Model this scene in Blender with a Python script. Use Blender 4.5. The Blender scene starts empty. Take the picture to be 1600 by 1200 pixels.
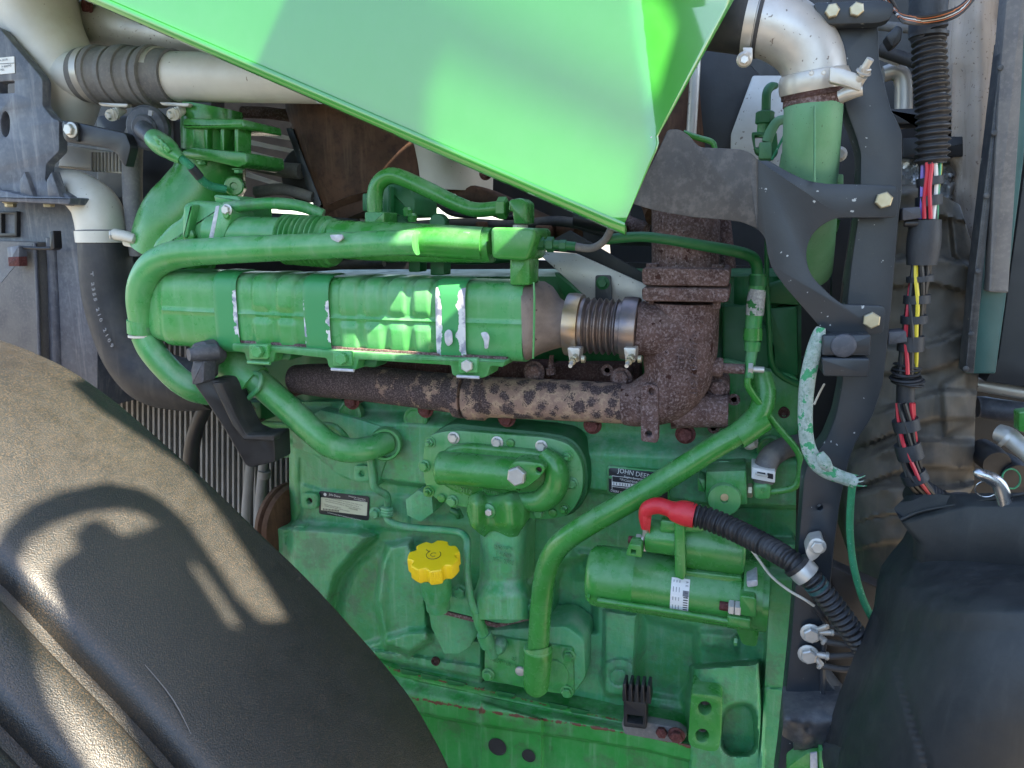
import bpy, bmesh, math, random
import numpy as np
from mathutils import Vector, Matrix
from mathutils.geometry import tessellate_polygon
random.seed(7); np.random.seed(7)
SC = bpy.context.scene
COL = SC.collection
R = math.radians
# ------------------------------------------------------------ camera
F = 1110.0                                    # focal length in photo pixels (1600 wide)
YAW, PITCH, DIST = R(17.6), R(11.7), 1.40
D = Vector((-math.sin(YAW)*math.cos(PITCH), math.cos(YAW)*math.cos(PITCH), -math.sin(PITCH)))
CAM = Vector((0, 0, 1.1)) - DIST*D
RT = D.cross(Vector((0, 0, 1))).normalized()
UP = RT.cross(D).normalized()
cd = bpy.data.cameras.new('camera'); co = bpy.data.objects.new('camera', cd); COL.objects.link(co)
cd.sensor_width = 36; cd.lens = 36*F/1600; cd.clip_start = .02; cd.clip_end = 2000
co.matrix_world = Matrix(((RT.x, UP.x, -D.x, CAM.x), (RT.y, UP.y, -D.y, CAM.y), (RT.z, UP.z, -D.z, CAM.z), (0, 0, 0, 1)))
SC.camera = co
# ------------------------------------------------------------ sky, sun, exposure
SUN = Vector((.58, -.22, .78)).normalized()    # direction towards the sun: behind the cab, high
w = bpy.data.worlds.new('World'); SC.world = w; w.use_nodes = True
nt = w.node_tree; bgn = nt.nodes['Background']
sky = nt.nodes.new('ShaderNodeTexSky'); sky.sky_type = 'NISHITA'; sky.sun_disc = False
sky.sun_elevation = math.asin(SUN.z); sky.sun_rotation = math.atan2(SUN.x, SUN.y)
sky.air_density = 1.0; sky.dust_density = 1.0; sky.ozone_density = 1.0
nt.links.new(sky.outputs[0], bgn.inputs[0]); bgn.inputs[1].default_value = .12
sl = bpy.data.lights.new('sun', 'SUN'); sl.energy = 5.0; sl.angle = R(.5); sl.color = (1, .88, .69)
so = bpy.data.objects.new('sun', sl); COL.objects.link(so)
so.rotation_euler = SUN.to_track_quat('Z', 'Y').to_euler()
SC.view_settings.view_transform = 'Standard'; SC.view_settings.look = 'None'
SC.view_settings.exposure = 2.45; SC.view_settings.gamma = 1
# ------------------------------------------------------------ geometry helpers
def ray(px, py):
    return D + RT*((px-800)/F) + UP*((600-py)/F)
def P(px, py, Y):                              # the point of the plane Y = const seen at a pixel of the photograph
    r = ray(px, py); return CAM + r*((Y-CAM.y)/r.y)
def S(p):                                      # metres per photo pixel at a point
    return (Vector(p)-CAM).dot(D)/F
def S3(px, py, Y): return S(P(px, py, Y))
def cr(pts, n=6, closed=False):                # Catmull-Rom through points of any dimension
    a = np.array(pts, float); m = len(a); out = []
    rng = range(m) if closed else range(m-1)
    for i in rng:
        if closed: p0, p1, p2, p3 = a[i-1], a[i], a[(i+1) % m], a[(i+2) % m]
        else:
            p1, p2 = a[i], a[i+1]
            p0 = a[i-1] if i else 2*p1-p2
            p3 = a[i+2] if i+2 < m else 2*p2-p1
        for k in range(n):
            t = k/n
            out.append(.5*(2*p1+(p2-p0)*t+(2*p0-5*p1+4*p2-p3)*t*t+(3*p1-p0-3*p2+p3)*t**3))
    if not closed: out.append(a[-1])
    return np.array(out)
def rpoly(pts, r, n=4):                        # polygon with rounded corners, r a number or one per corner
    out = []; m = len(pts)
    for i in range(m):
        a, b, c = (np.array(pts[j % m], float) for j in (i-1, i, i+1))
        rr = r[i] if isinstance(r, (list, tuple)) else r
        d1, d2 = a-b, c-b; l1, l2 = np.linalg.norm(d1), np.linalg.norm(d2)
        k = min(rr, l1*.48, l2*.48)
        if k < .3: out.append(tuple(b)); continue
        p, q = b+d1/l1*k, b+d2/l2*k
        for j in range(n+1):
            t = j/n; out.append(tuple((1-t)**2*p+2*t*(1-t)*b+t*t*q))
    return out
def circ(cx, cy, r, n=20, ry=None):
    return [(cx+r*math.cos(2*math.pi*i/n), cy+(ry or r)*math.sin(2*math.pi*i/n)) for i in range(n)]
def link(name, me, m, parent=None, ang=38):
    o = bpy.data.objects.new(name, me); COL.objects.link(o)
    if m is not None and not me.materials: me.materials.append(m)
    if ang is not None and len(me.polygons):
        me.polygons.foreach_set('use_smooth', [True]*len(me.polygons))
        me.set_sharp_from_angle(angle=R(ang))
    if parent is not None:
        o.parent = parent; o.matrix_parent_inverse = parent_world(parent).inverted()
    return o
def parent_world(p):
    M = Matrix.Translation(p.location) if p.type == 'EMPTY' else p.matrix_basis.copy()
    if p.parent is not None and p.type != 'EMPTY':
        M = parent_world(p.parent) @ p.matrix_parent_inverse @ M
    return M
def mesh(name, v, f, m, parent=None, ang=38, attrs=None):
    me = bpy.data.meshes.new(name); me.from_pydata([tuple(x) for x in v], [], f)
    if attrs:
        for k, vals in attrs.items():
            at = me.attributes.new(k, 'FLOAT', 'POINT'); at.data.foreach_set('value', [float(x) for x in vals])
    b = bmesh.new(); b.from_mesh(me); bmesh.ops.recalc_face_normals(b, faces=b.faces); b.to_mesh(me); b.free()
    return link(name, me, m, parent, ang)
def thing(name, label, cat, px, py, Y, group=None):
    o = bpy.data.objects.new(name, None); COL.objects.link(o); o.location = P(px, py, Y)
    o.empty_display_size = .02; o['label'] = label; o['category'] = cat
    if group: o['group'] = group
    return o
def tag(o, label, cat, group=None):
    o['label'] = label; o['category'] = cat
    if group: o['group'] = group
    return o
def frames(p):
    n = len(p); t = np.gradient(p, axis=0); t /= np.linalg.norm(t, axis=1)[:, None]+1e-12
    u = np.zeros_like(p); a = np.array((0, 0, 1.)) if abs(t[0][2]) < .9 else np.array((0, -1., 0))
    u[0] = a-t[0]*a.dot(t[0]); u[0] /= np.linalg.norm(u[0])
    for i in range(1, n):
        x = u[i-1]-t[i]*u[i-1].dot(t[i]); u[i] = x/np.linalg.norm(x)
    return t, u, np.cross(t, u)
def sweep3(name, p, r, m, parent=None, seg=16, ang=38, round_end=(0, 0), section=None, hollow=0):
    """p (n,3) path, r (n,) radii; section(i, theta)->(a,b) overrides the circle"""
    p = np.array(p, float); r = np.array(r, float)
    for end in (0, 1):
        if round_end[end]:
            if end: p = p[::-1]; r = r[::-1]
            d = p[0]-p[1]; d /= np.linalg.norm(d); L = round_end[end]; q, rr = [], []
            for k in range(4, 0, -1):
                a = k/4.5*math.pi/2; q.append(p[0]+d*L*math.sin(a)); rr.append(r[0]*math.cos(a))
            p = np.vstack([q, p]); r = np.concatenate([rr, r])
            if end: p = p[::-1]; r = r[::-1]
    t, u, w_ = frames(p); n = len(p); v = []
    for i in range(n):
        for k in range(seg):
            th = 2*math.pi*k/seg
            a, b = section(i, th) if section else (r[i]*math.cos(th), r[i]*math.sin(th))
            v.append(p[i]+u[i]*a+w_[i]*b)
    f = [(i*seg+k, i*seg+(k+1) % seg, (i+1)*seg+(k+1) % seg, (i+1)*seg+k) for i in range(n-1) for k in range(seg)]
    if hollow:                                  # open far end: inner wall going back in
        b0 = len(v); 
        for j in (n-1, max(0, n-1-max(2, n//3))):
            for k in range(seg):
                th = 2*math.pi*k/seg; rr = r[j]*hollow
                v.append(p[j]+u[j]*rr*math.cos(th)+w_[j]*rr*math.sin(th))
        for k in range(seg):
            f.append(((n-1)*seg+k, (n-1)*seg+(k+1) % seg, b0+(k+1) % seg, b0+k))
            f.append((b0+k, b0+(k+1) % seg, b0+seg+(k+1) % seg, b0+seg+k))
        f.append(tuple(b0+seg+k for k in range(seg)))
    else: f.append(tuple((n-1)*seg+k for k in range(seg)))
    f.append(tuple(range(seg))[::-1])
    return mesh(name, v, f, m, parent, ang)
def tube(name, pts, m, parent=None, seg=14, n=7, wave=None, smooth=True, **k):
    """pts (px,py,Y,r px). wave=(period m, depth m, sharpness): corrugated hose"""
    q = []
    for px, py, Y, r in pts:
        c = P(px, py, Y); q.append((c.x, c.y, c.z, r*S(c)))
    q = cr(q, n) if smooth and len(q) > 2 else np.array(q)
    if len(q) == 2 and smooth: q = np.array([q[0]*(1-t)+q[1]*t for t in np.linspace(0, 1, 4)])
    if wave:
        L = np.concatenate([[0], np.cumsum(np.linalg.norm(np.diff(q[:, :3], axis=0), axis=1))])
        s = np.arange(0, L[-1], wave[0]/8); q = np.array([np.interp(s, L, q[:, j]) for j in range(4)]).T
        ph = np.cos(2*np.pi*s/wave[0]); q[:, 3] += wave[1]*np.sign(ph)*np.abs(ph)**wave[2]
    return sweep3(name, q[:, :3], q[:, 3], m, parent, seg, **k)
AX = {'x': Vector((1, 0, 0)), 'y': Vector((0, -1, 0)), 'z': Vector((0, 0, 1))}
def lathe(name, px, py, Y, axis, prof, m, parent=None, seg=24, ang=38, c=None):
    """prof [(r px, h px)...] about axis through the point"""
    c = c or P(px, py, Y); s = S(c); ax = (AX[axis] if isinstance(axis, str) else Vector(axis)).normalized()
    a = Vector((0, 0, 1)) if abs(ax.z) < .9 else Vector((1, 0, 0))
    u = (a-ax*a.dot(ax)).normalized(); w_ = ax.cross(u); v = []; n = len(prof)
    for r, h in prof:
        r = max(r, .01)
        for k in range(seg):
            th = 2*math.pi*k/seg; v.append(c+ax*(h*s)+(u*math.cos(th)+w_*math.sin(th))*(r*s))
    f = [(i*seg+k, i*seg+(k+1) % seg, (i+1)*seg+(k+1) % seg, (i+1)*seg+k) for i in range(n-1) for k in range(seg)]
    f += [tuple(range(seg))[::-1], tuple((n-1)*seg+k for k in range(seg))]
    return mesh(name, v, f, m, parent, ang)
def offset(pts, d):
    a = np.array(pts); n = len(a); e = np.roll(a, -1, 0)-a; e /= np.linalg.norm(e, axis=1)[:, None]+1e-12
    nn = np.stack([-e[:, 1], e[:, 0]], 1); pn = np.roll(nn, 1, 0); b = nn+pn
    b /= np.maximum(np.linalg.norm(b, axis=1)[:, None], 1e-6)
    c = np.clip((b*nn).sum(1), .5, 1)
    return a+b*(d/c)[:, None]
def prism(name, poly, Y, dep, m, parent=None, bev=3, holes=(), ang=38, steps=2, attrs=None):
    """outline in photo pixels laid on the plane Y (number or function of px,py), dep metres thick away from the viewer"""
    fy = Y if callable(Y) else (lambda a, b: Y)
    loops = []
    for li, lp in enumerate([poly]+list(holes)):
        q = [P(x, y, fy(x, y)) for x, y in lp]
        xz = np.array([(c.x, c.z) for c in q]); yy = np.array([c.y for c in q])
        A = .5*np.sum(xz[:, 0]*np.roll(xz[:, 1], -1)-np.roll(xz[:, 0], -1)*xz[:, 1])
        if (A < 0) == (li == 0): xz = xz[::-1]; yy = yy[::-1]
        loops.append((xz, yy))
    s = S3(*poly[0], fy(*poly[0])); b = bev*s; v, f, rings = [], [], []
    for xz, yy in loops:
        base = len(v); n = len(xz); R_ = []
        for k in range(steps+1):
            a = k/steps*math.pi/2; o = offset(xz, b*(1-math.sin(a))) if b else xz
            R_.append(len(v)); v += [(o[i][0], yy[i]+b*(1-math.cos(a)), o[i][1]) for i in range(n)]
            if not b: break
        R_.append(len(v)); v += [(xz[i][0], yy[i]+dep, xz[i][1]) for i in range(n)]
        for p0, p1 in zip(R_, R_[1:]):
            f += [(p0+i, p0+(i+1) % n, p1+(i+1) % n, p1+i) for i in range(n)]
        rings.append((R_[0], R_[-1], n))
    for sel in (0, 1):
        if len(loops) == 1: f.append(tuple(rings[0][sel]+i for i in range(rings[0][2])))
        else:
            idx = [rr[sel]+i for rr in rings for i in range(rr[2])]
            L = [[Vector((v[rr[sel]+i][0], v[rr[sel]+i][2], 0)) for i in range(rr[2])] for rr in rings]
            f += [tuple(idx[j] for j in t) for t in tessellate_polygon(L)]
    return mesh(name, v, f, m, parent, ang, attrs)
def box(name, x0, y0, x1, y1, Y, dep, m, parent=None, r=3, bev=2, holes=(), **k):
    return prism(name, rpoly([(x0, y0), (x1, y0), (x1, y1), (x0, y1)], r, 3), Y, dep, m, parent, bev, holes, **k)
def sdf(poly, X, Y):
    p = np.array(poly, float); d = np.full(X.shape, 1e9); ins = np.zeros(X.shape, bool)
    for i in range(len(p)):
        a, b = p[i], p[(i+1) % len(p)]; e = b-a
        t = np.clip(((X-a[0])*e[0]+(Y-a[1])*e[1])/(e.dot(e)+1e-9), 0, 1)
        d = np.minimum(d, np.hypot(X-a[0]-t*e[0], Y-a[1]-t*e[1]))
        c = ((a[1] > Y) != (b[1] > Y)) & (X < (b[0]-a[0])*(Y-a[1])/(b[1]-a[1]+1e-12)+a[0]); ins ^= c
    return np.where(ins, -d, d)
def ss(x): x = np.clip(x, 0, 1); return x*x*(3-2*x)
def feat(poly, X, Y, w_): return ss(.5-sdf(poly, X, Y)/(2*w_))      # 1 inside, soft edge
def vnoise(X, Y, sc, seed=0):
    rs = np.random.RandomState(seed); g = rs.rand(64, 64); x, y = X/sc, Y/sc
    xi, yi = np.floor(x).astype(int), np.floor(y).astype(int); fx, fy = ss(x-xi), ss(y-yi)
    G = lambda i, j: g[i % 64, j % 64]
    return (G(xi, yi)*(1-fx)+G(xi+1, yi)*fx)*(1-fy)+(G(xi, yi+1)*(1-fx)+G(xi+1, yi+1)*fx)*fy-.5
def relief(name, xl, xr, y0, y1, nx, ny, func, m, parent=None, back=.1, ang=60):
    """casting with relief: func(X,Y)->depth plane of every pixel of the region"""
    ys = np.linspace(y0, y1, ny); a = np.interp(ys, *zip(*[(q[1], q[0]) for q in xl])); b = np.interp(ys, *zip(*[(q[1], q[0]) for q in xr]))
    X = a[:, None]+(b-a)[:, None]*np.linspace(0, 1, nx)[None]; Yp = np.repeat(ys[:, None], nx, 1)
    H = func(X, Yp); v = [P(X[j, i], Yp[j, i], H[j, i]) for j in range(ny) for i in range(nx)]
    f = [(j*nx+i, j*nx+i+1, (j+1)*nx+i+1, (j+1)*nx+i) for j in range(ny-1) for i in range(nx-1)]
    rim = [i for i in range(nx)]+[j*nx+nx-1 for j in range(1, ny)]+[(ny-1)*nx+i for i in range(nx-2, -1, -1)]+[j*nx for j in range(ny-2, 0, -1)]
    b0 = len(v); v += [Vector((v[i].x, v[i].y+back, v[i].z)) for i in rim]; n = len(rim)
    f += [(rim[i], rim[(i+1) % n], b0+(i+1) % n, b0+i) for i in range(n)]
    f.append(tuple(b0+i for i in range(n)))
    return mesh(name, v, f, m, parent, ang)
# shared bolt meshes
BOLT = {}
def bolt_mesh(kind):
    if kind in BOLT: return BOLT[kind]
    rings = []                                   # (kind, radius, height)
    if kind == 'flange': rings = [('c', 1.32, 0), ('c', 1.32, .14), ('c', 1.12, .24), ('h', 1, .26), ('h', 1, .82), ('h', .84, .95)]
    elif kind == 'hex': rings = [('h', 1, 0), ('h', 1, .62), ('h', .84, .74)]
    elif kind == 'nut': rings = [('c', 1.35, 0), ('c', 1.35, .15), ('h', 1, .16), ('h', 1, .8), ('h', .8, .92), ('c', .52, .93), ('c', .52, 1.7), ('c', .42, 1.8)]
    elif kind == 'stud': rings = [('h', 1, 0), ('h', 1, .8), ('c', .6, .82), ('c', .6, 2.4), ('c', .5, 2.5)]
    elif kind == 'dome': rings = [('c', 1, 0), ('c', 1, .25), ('c', .85, .45), ('c', .5, .55)]
    sg = 18; v, f = [], []
    for t, r, h in rings:
        for k in range(sg):
            th = 2*math.pi*k/sg
            if t == 'h':
                q = (th % (math.pi/3))-math.pi/6; rr = r*math.cos(math.pi/6)/math.cos(q)
            else: rr = r
            v.append((rr*math.cos(th), rr*math.sin(th), h))
    for i in range(len(rings)-1): f += [(i*sg+k, i*sg+(k+1) % sg, (i+1)*sg+(k+1) % sg, (i+1)*sg+k) for k in range(sg)]
    f += [tuple(range(sg))[::-1], tuple((len(rings)-1)*sg+k for k in range(sg))]
    me = bpy.data.meshes.new('bolt_'+kind); me.from_pydata(v, [], f)
    me.polygons.foreach_set('use_smooth', [True]*len(f)); me.set_sharp_from_angle(angle=R(28)); me.update()
    BOLT[kind] = me; return me
BM = {}
def bolt(parent, px, py, Y, r, m, kind='flange', axis='y', name='bolt', spin=None, c=None):
    key = (kind, m.name)
    if key not in BM:
        me = bolt_mesh(kind).copy(); me.materials.append(m); BM[key] = me
    o = bpy.data.objects.new(name, BM[key]); COL.objects.link(o)
    c = c or P(px, py, Y); ax = AX[axis] if isinstance(axis, str) else Vector(axis)
    M = Matrix.Translation(c) @ ax.to_track_quat('Z', 'Y').to_matrix().to_4x4() @ Matrix.Rotation(spin if spin is not None else random.random()*2, 4, 'Z') @ Matrix.Scale(r*S(c), 4)
    if parent is not None: o.parent = parent; o.matrix_parent_inverse = parent_world(parent).inverted()
    o.matrix_basis = M
    return o
def text(parent, s, px, py, Y, h, m, rot=0, ext=.0006, name='lettering', align='CENTER', nrm=None, c=None, width=None):
    cu = bpy.data.curves.new('t', 'FONT'); cu.body = s; cu.size = 1; cu.align_x = align; cu.align_y = 'CENTER'; cu.resolution_u = 2
    to = bpy.data.objects.new('t', cu); me = bpy.data.meshes.new_from_object(to); bpy.data.objects.remove(to)
    c = c or P(px, py, Y); k = h*S(c)*1.38; a = R(rot)
    n = Vector(nrm or (0, -1, 0)).normalized(); rx = Vector((0, 0, 1)).cross(n).normalized() if abs(n.z) < .95 else Vector((1, 0, 0)); ry = n.cross(rx)
    X = rx*math.cos(a)+ry*math.sin(a); Y_ = ry*math.cos(a)-rx*math.sin(a); kx = k
    if width and len(me.vertices):
        xs = [q.co.x for q in me.vertices]; kx = width*S(c)/max(1e-6, max(xs)-min(xs))
    v0 = [c+X*(q.co.x*kx)+Y_*(q.co.y*k)+n*ext for q in me.vertices]; f0 = [tuple(p.vertices) for p in me.polygons]
    bpy.data.meshes.remove(me)
    if ext > .0004:
        b = bmesh.new(); vs = [b.verts.new(q) for q in v0]
        for t in f0:
            try: b.faces.new([vs[i] for i in t])
            except ValueError: pass
        g = bmesh.ops.extrude_face_region(b, geom=b.faces[:])
        for e in g['geom']:
            if isinstance(e, bmesh.types.BMVert): e.co -= n*ext*1.6
        bmesh.ops.recalc_face_normals(b, faces=b.faces)
        me = bpy.data.meshes.new(name); b.to_mesh(me); b.free(); return link(name, me, m, parent, 30)
    return mesh(name, v0, f0, m, parent, None)
# ------------------------------------------------------------ materials
def mk(name):
    m = bpy.data.materials.new(name); m.use_nodes = True; return m, m.node_tree, m.node_tree.nodes['Principled BSDF']
def N(nt, t, **k):
    n = nt.nodes.new(t)
    for a, b in k.items():
        if a.startswith('i_'): n.inputs[a[2:].replace('_', ' ')].default_value = b
        else: setattr(n, a, b)
    return n
def noise(nt, sc, det=4, rough=.55, vec=None):
    n = N(nt, 'ShaderNodeTexNoise'); n.inputs['Scale'].default_value = sc; n.inputs['Detail'].default_value = det; n.inputs['Roughness'].default_value = rough
    nt.links.new(vec or pos(nt), n.inputs['Vector']); return n.outputs['Fac']
def pos(nt):
    for n in nt.nodes:
        if n.bl_idname == 'ShaderNodeNewGeometry': return n.outputs['Position']
    return N(nt, 'ShaderNodeNewGeometry').outputs['Position']
def ramp(nt, x, a, b):
    n = N(nt, 'ShaderNodeMapRange'); n.inputs[1].default_value = a; n.inputs[2].default_value = b; n.clamp = True
    n.interpolation_type = 'SMOOTHSTEP'; nt.links.new(x, n.inputs[0]); return n.outputs[0]
def math_(nt, op, a, b):
    n = N(nt, 'ShaderNodeMath', operation=op)
    for i, x in enumerate((a, b)):
        if isinstance(x, (int, float)): n.inputs[i].default_value = x
        else: nt.links.new(x, n.inputs[i])
    return n.outputs[0]
def mix(nt, f, a, b):
    n = N(nt, 'ShaderNodeMix', data_type='RGBA')
    for i, x in ((0, f), (6, a), (7, b)):
        if isinstance(x, (int, float)): n.inputs[i].default_value = x
        elif isinstance(x, tuple): n.inputs[i].default_value = x+(1,)
        else: nt.links.new(x, n.inputs[i])
    return n.outputs[2]
def surf(name, c1, c2=None, sc=9, rough=.5, metal=0, coat=0, bump=.0, bsc=220, dust=None, chips=None, streak=None, spec=.5, rvar=.15, specks=None, fine=None, stain=None, wear=None):
    """painted / cast / moulded surface: two-tone mottling, settled dust on upward faces, chipped spots, vertical grime streaks"""
    m, nt, b = mk(name); L = nt.links
    col = mix(nt, ramp(nt, noise(nt, sc, 5), .3, .7), c1, c2 or c1)
    if fine: col = mix(nt, math_(nt, 'MULTIPLY', ramp(nt, noise(nt, fine[1], 3, .7), .45, .7), fine[2]), col, fine[0])
    if streak:
        mp = N(nt, 'ShaderNodeMapping'); mp.inputs['Scale'].default_value = (70, 70, 6); L.new(pos(nt), mp.inputs[0])
        s = ramp(nt, noise(nt, 1, 5, .6, mp.outputs[0]), .5, .75); col = mix(nt, math_(nt, 'MULTIPLY', s, streak[1]), col, streak[0])
    if stain: col = mix(nt, math_(nt, 'MULTIPLY', ramp(nt, math_(nt, 'ADD', noise(nt, stain[1], 7, .7), math_(nt, 'MULTIPLY', noise(nt, stain[1]*7, 4, .6), .25)), .62, .78), stain[2]), col, stain[0])
    rg = rough
    if dust:
        g = N(nt, 'ShaderNodeSeparateXYZ'); gn = [n for n in nt.nodes if n.bl_idname == 'ShaderNodeNewGeometry'][0]; L.new(gn.outputs['Normal'], g.inputs[0])
        up = ramp(nt, g.outputs[2], -.25, .9); dn = ramp(nt, noise(nt, 26, 6, .65), .32, .72)
        k = math_(nt, 'MULTIPLY', math_(nt, 'ADD', math_(nt, 'MULTIPLY', up, .8), .2), math_(nt, 'MULTIPLY', dn, dust[1]))
        col = mix(nt, k, col, dust[0])
        rg = math_(nt, 'ADD', math_(nt, 'MULTIPLY', k, .35), rough)
    if specks: col = mix(nt, math_(nt, 'MULTIPLY', ramp(nt, noise(nt, specks[1], 2, .5), specks[2], specks[2]+.03), .85), col, specks[0])
    if chips:
        k = ramp(nt, noise(nt, chips[2], 6, .62), chips[1], chips[1]+.02); col = mix(nt, k, col, chips[0])
    if wear:
        a = N(nt, 'ShaderNodeAttribute', attribute_name='wear'); k = math_(nt, 'ADD', a.outputs['Fac'], noise(nt, 75, 6, .7)); col = mix(nt, ramp(nt, k, wear[1], wear[1]+.04), col, wear[0])
    L.new(col, b.inputs['Base Color'])
    rv = math_(nt, 'ADD', math_(nt, 'MULTIPLY', math_(nt, 'SUBTRACT', noise(nt, 40, 4), .5), rvar*2), rg)
    L.new(rv, b.inputs['Roughness'])
    b.inputs['Metallic'].default_value = metal; b.inputs['Coat Weight'].default_value = coat; b.inputs['Coat Roughness'].default_value = .05
    b.inputs['Specular IOR Level'].default_value = spec
    if bump:
        bn = N(nt, 'ShaderNodeBump'); bn.inputs['Strength'].default_value = bump; bn.inputs['Distance'].default_value = .002
        L.new(noise(nt, bsc, 4, .6), bn.inputs['Height']); L.new(bn.outputs[0], b.inputs['Normal'])
    return m
RUST = (.055, .022, .012)
GD = (.27, .43, .28)                                       # dusty green
M = {}
M['cast'] = surf('engine_green_cast', (.022, .22, .034), (.038, .28, .065), 6, .34, bump=.5, bsc=170, dust=(GD, .75), streak=(GD, .35), fine=((.04, .30, .12), 60, .4), stain=((.03, .06, .03), 15, .55))
M['cast_dust'] = surf('dusty_green_casting', (.030, .245, .052), (.080, .34, .15), 4, .4, bump=.6, bsc=160, dust=(GD, .75), streak=((.22, .42, .30), .45), fine=((.05, .32, .16), 70, .5), specks=((.02, .05, .02), 240, .76), stain=((.035, .09, .045), 13, .6))
M['paint'] = surf('engine_green_paint', (.026, .195, .023), (.040, .24, .040), 8, .24, bump=.06, bsc=300, dust=(GD, .45), specks=((.02, .05, .02), 260, .8))
M['paint_lt'] = surf('light_green_paint', (.038, .245, .046), (.065, .30, .09), 8, .28, bump=.08, bsc=260, dust=(GD, .65), streak=(GD, .25))
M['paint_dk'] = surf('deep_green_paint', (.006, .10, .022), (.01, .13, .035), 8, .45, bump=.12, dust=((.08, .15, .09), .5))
M['paint_chip'] = surf('green_paint_rust_chips', (.02, .19, .028), (.034, .23, .06), 7, .42, bump=.15, dust=(GD, .7), chips=(RUST, .68, 34), streak=(GD, .3), stain=((.05, .08, .04), 16, .5))
M['pan'] = surf('oil_pan_paint', (.012, .20, .022), (.022, .25, .042), 7, .42, bump=.2, dust=(GD, .4), chips=(RUST, .72, 30), streak=(GD, .3), stain=((.05, .08, .04), 16, .5), wear=((.12, .045, .025), .86))
M['sage'] = surf('faded_sage_green', (.09, .26, .12), (.13, .30, .17), 14, .55, bump=.2, dust=((.25, .36, .27), .5), specks=((.04, .08, .04), 330, .7))
M['hood'] = surf('hood_green_gloss', (.022, .225, .012), (.025, .245, .015), 3, .3, coat=1, rvar=.03, specks=((.02, .12, .04), 420, .78), dust=((.2, .36, .24), .12))
M['hood'].node_tree.nodes['Principled BSDF'].inputs['Coat IOR'].default_value = 1.7
M['alu'] = surf('cast_aluminium', (.44, .42, .39), (.56, .55, .52), 14, .42, metal=.55, bump=.12, dust=((.48, .42, .34), .5), specks=((.16, .13, .11), 160, .68))
M['alu_white'] = surf('pale_duct_aluminium', (.58, .57, .54), (.68, .67, .63), 9, .5, metal=.12, bump=.1, bsc=120, dust=((.55, .50, .42), .6), specks=((.22, .18, .14), 60, .76))
M['cream'] = surf('cream_dusty_pipe', (.52, .49, .42), (.62, .59, .52), 10, .5, metal=.1, bump=.1, dust=((.50, .45, .36), .6), specks=((.25, .22, .16), 180, .72))
M['steel'] = surf('stainless_band', (.42, .39, .34), (.52, .49, .44), 20, .36, metal=.45, bump=.04, dust=((.40, .34, .27), .3))
M['heat'] = surf('heat_tinted_band', (.42, .28, .14), (.34, .29, .27), 22, .34, metal=.85, bump=.05, chips=((.10, .07, .05), .72, 70))
M['heatblue'] = surf('heat_blued_steel', (.17, .15, .16), (.28, .21, .17), 26, .38, metal=.8, bump=.1, chips=((.10, .07, .06), .68, 80))
M['cone'] = surf('burnt_brown_cone', (.15, .115, .10), (.26, .20, .165), 26, .6, metal=.35, bump=.3, dust=((.30, .22, .17), .5), chips=((.10, .07, .06), .66, 50))
M['zinc'] = surf('zinc_bolt', (.52, .51, .48), (.62, .61, .57), 60, .42, metal=.6, bump=.05, dust=((.45, .40, .32), .5))
M['brass'] = surf('yellow_zinc_bolt', (.36, .31, .20), (.45, .40, .28), 50, .42, metal=.7)
M['rust'] = surf('brown_rust', (.058, .030, .026), (.13, .075, .065), 30, .82, bump=.9, bsc=170, dust=((.26, .19, .17), .5), fine=((.25, .19, .19), 240, .9), spec=.25, chips=((.045, .018, .014), .64, 26), specks=((.02, .014, .014), 330, .66))
M['rust_dk'] = surf('dark_rust', (.035, .017, .014), (.07, .034, .028), 26, .85, bump=.6, bsc=170, fine=((.13, .09, .085), 230, .6), spec=.25)
M['rust_bolt'] = surf('rusty_bolt', (.055, .014, .012), (.11, .032, .028), 90, .75, bump=.5, fine=((.16, .08, .08), 300, .6), spec=.3)
M['muffler'] = surf('brown_muffler', (.055, .028, .017), (.11, .052, .030), 9, .7, bump=.4, bsc=80, dust=((.18, .11, .07), .5), spec=.3, streak=((.17, .10, .06), .6), fine=((.03, .014, .009), 60, .6))
M['char'] = surf('charcoal_paint', (.014, .019, .025), (.019, .024, .031), 10, .4, bump=.08, bsc=300, dust=((.09, .10, .11), .22), specks=((.42, .44, .44), 120, .71))
M['char_dust'] = surf('scuffed_charcoal_paint', (.022, .026, .033), (.036, .041, .048), 12, .42, bump=.08, bsc=300, dust=((.17, .16, .145), .5), chips=((.30, .29, .25), .69, 45), fine=((.13, .13, .13), 70, .35))
M['slate'] = surf('dusty_slate_paint', (.05, .055, .075), (.075, .085, .11), 10, .42, bump=.05, dust=((.26, .27, .29), .6), streak=((.30, .30, .31), .5), fine=((.15, .16, .18), 90, .4))
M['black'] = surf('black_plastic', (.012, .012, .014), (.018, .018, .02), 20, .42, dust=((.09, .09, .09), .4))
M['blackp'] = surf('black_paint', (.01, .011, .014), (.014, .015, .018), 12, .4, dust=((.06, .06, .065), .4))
M['plastic'] = surf('grey_black_plastic', (.03, .034, .045), (.045, .05, .065), 14, .5, bump=.06, dust=((.14, .14, .15), .6), fine=((.11, .11, .12), 120, .4))
M['rubber'] = surf('black_rubber', (.022, .022, .025), (.032, .032, .036), 14, .6, bump=.06, dust=((.16, .14, .11), .55), streak=((.13, .12, .10), .25))
M['rubber_dusty'] = surf('dusty_rubber', (.10, .10, .105), (.15, .145, .14), 18, .65, bump=.1, dust=((.24, .22, .19), .6), fine=((.20, .19, .18), 160, .6))
M['tunnel'] = surf('dirty_rubber_cover', (.045, .042, .038), (.092, .085, .074), 11, .55, bump=.15, bsc=90, dust=((.20, .17, .13), .9), streak=((.15, .13, .09), .5), chips=((.17, .14, .07), .70, 13))
M['red'] = surf('red_tape', (.55, .015, .025), (.62, .03, .04), 30, .42, bump=.5, bsc=90)
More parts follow.
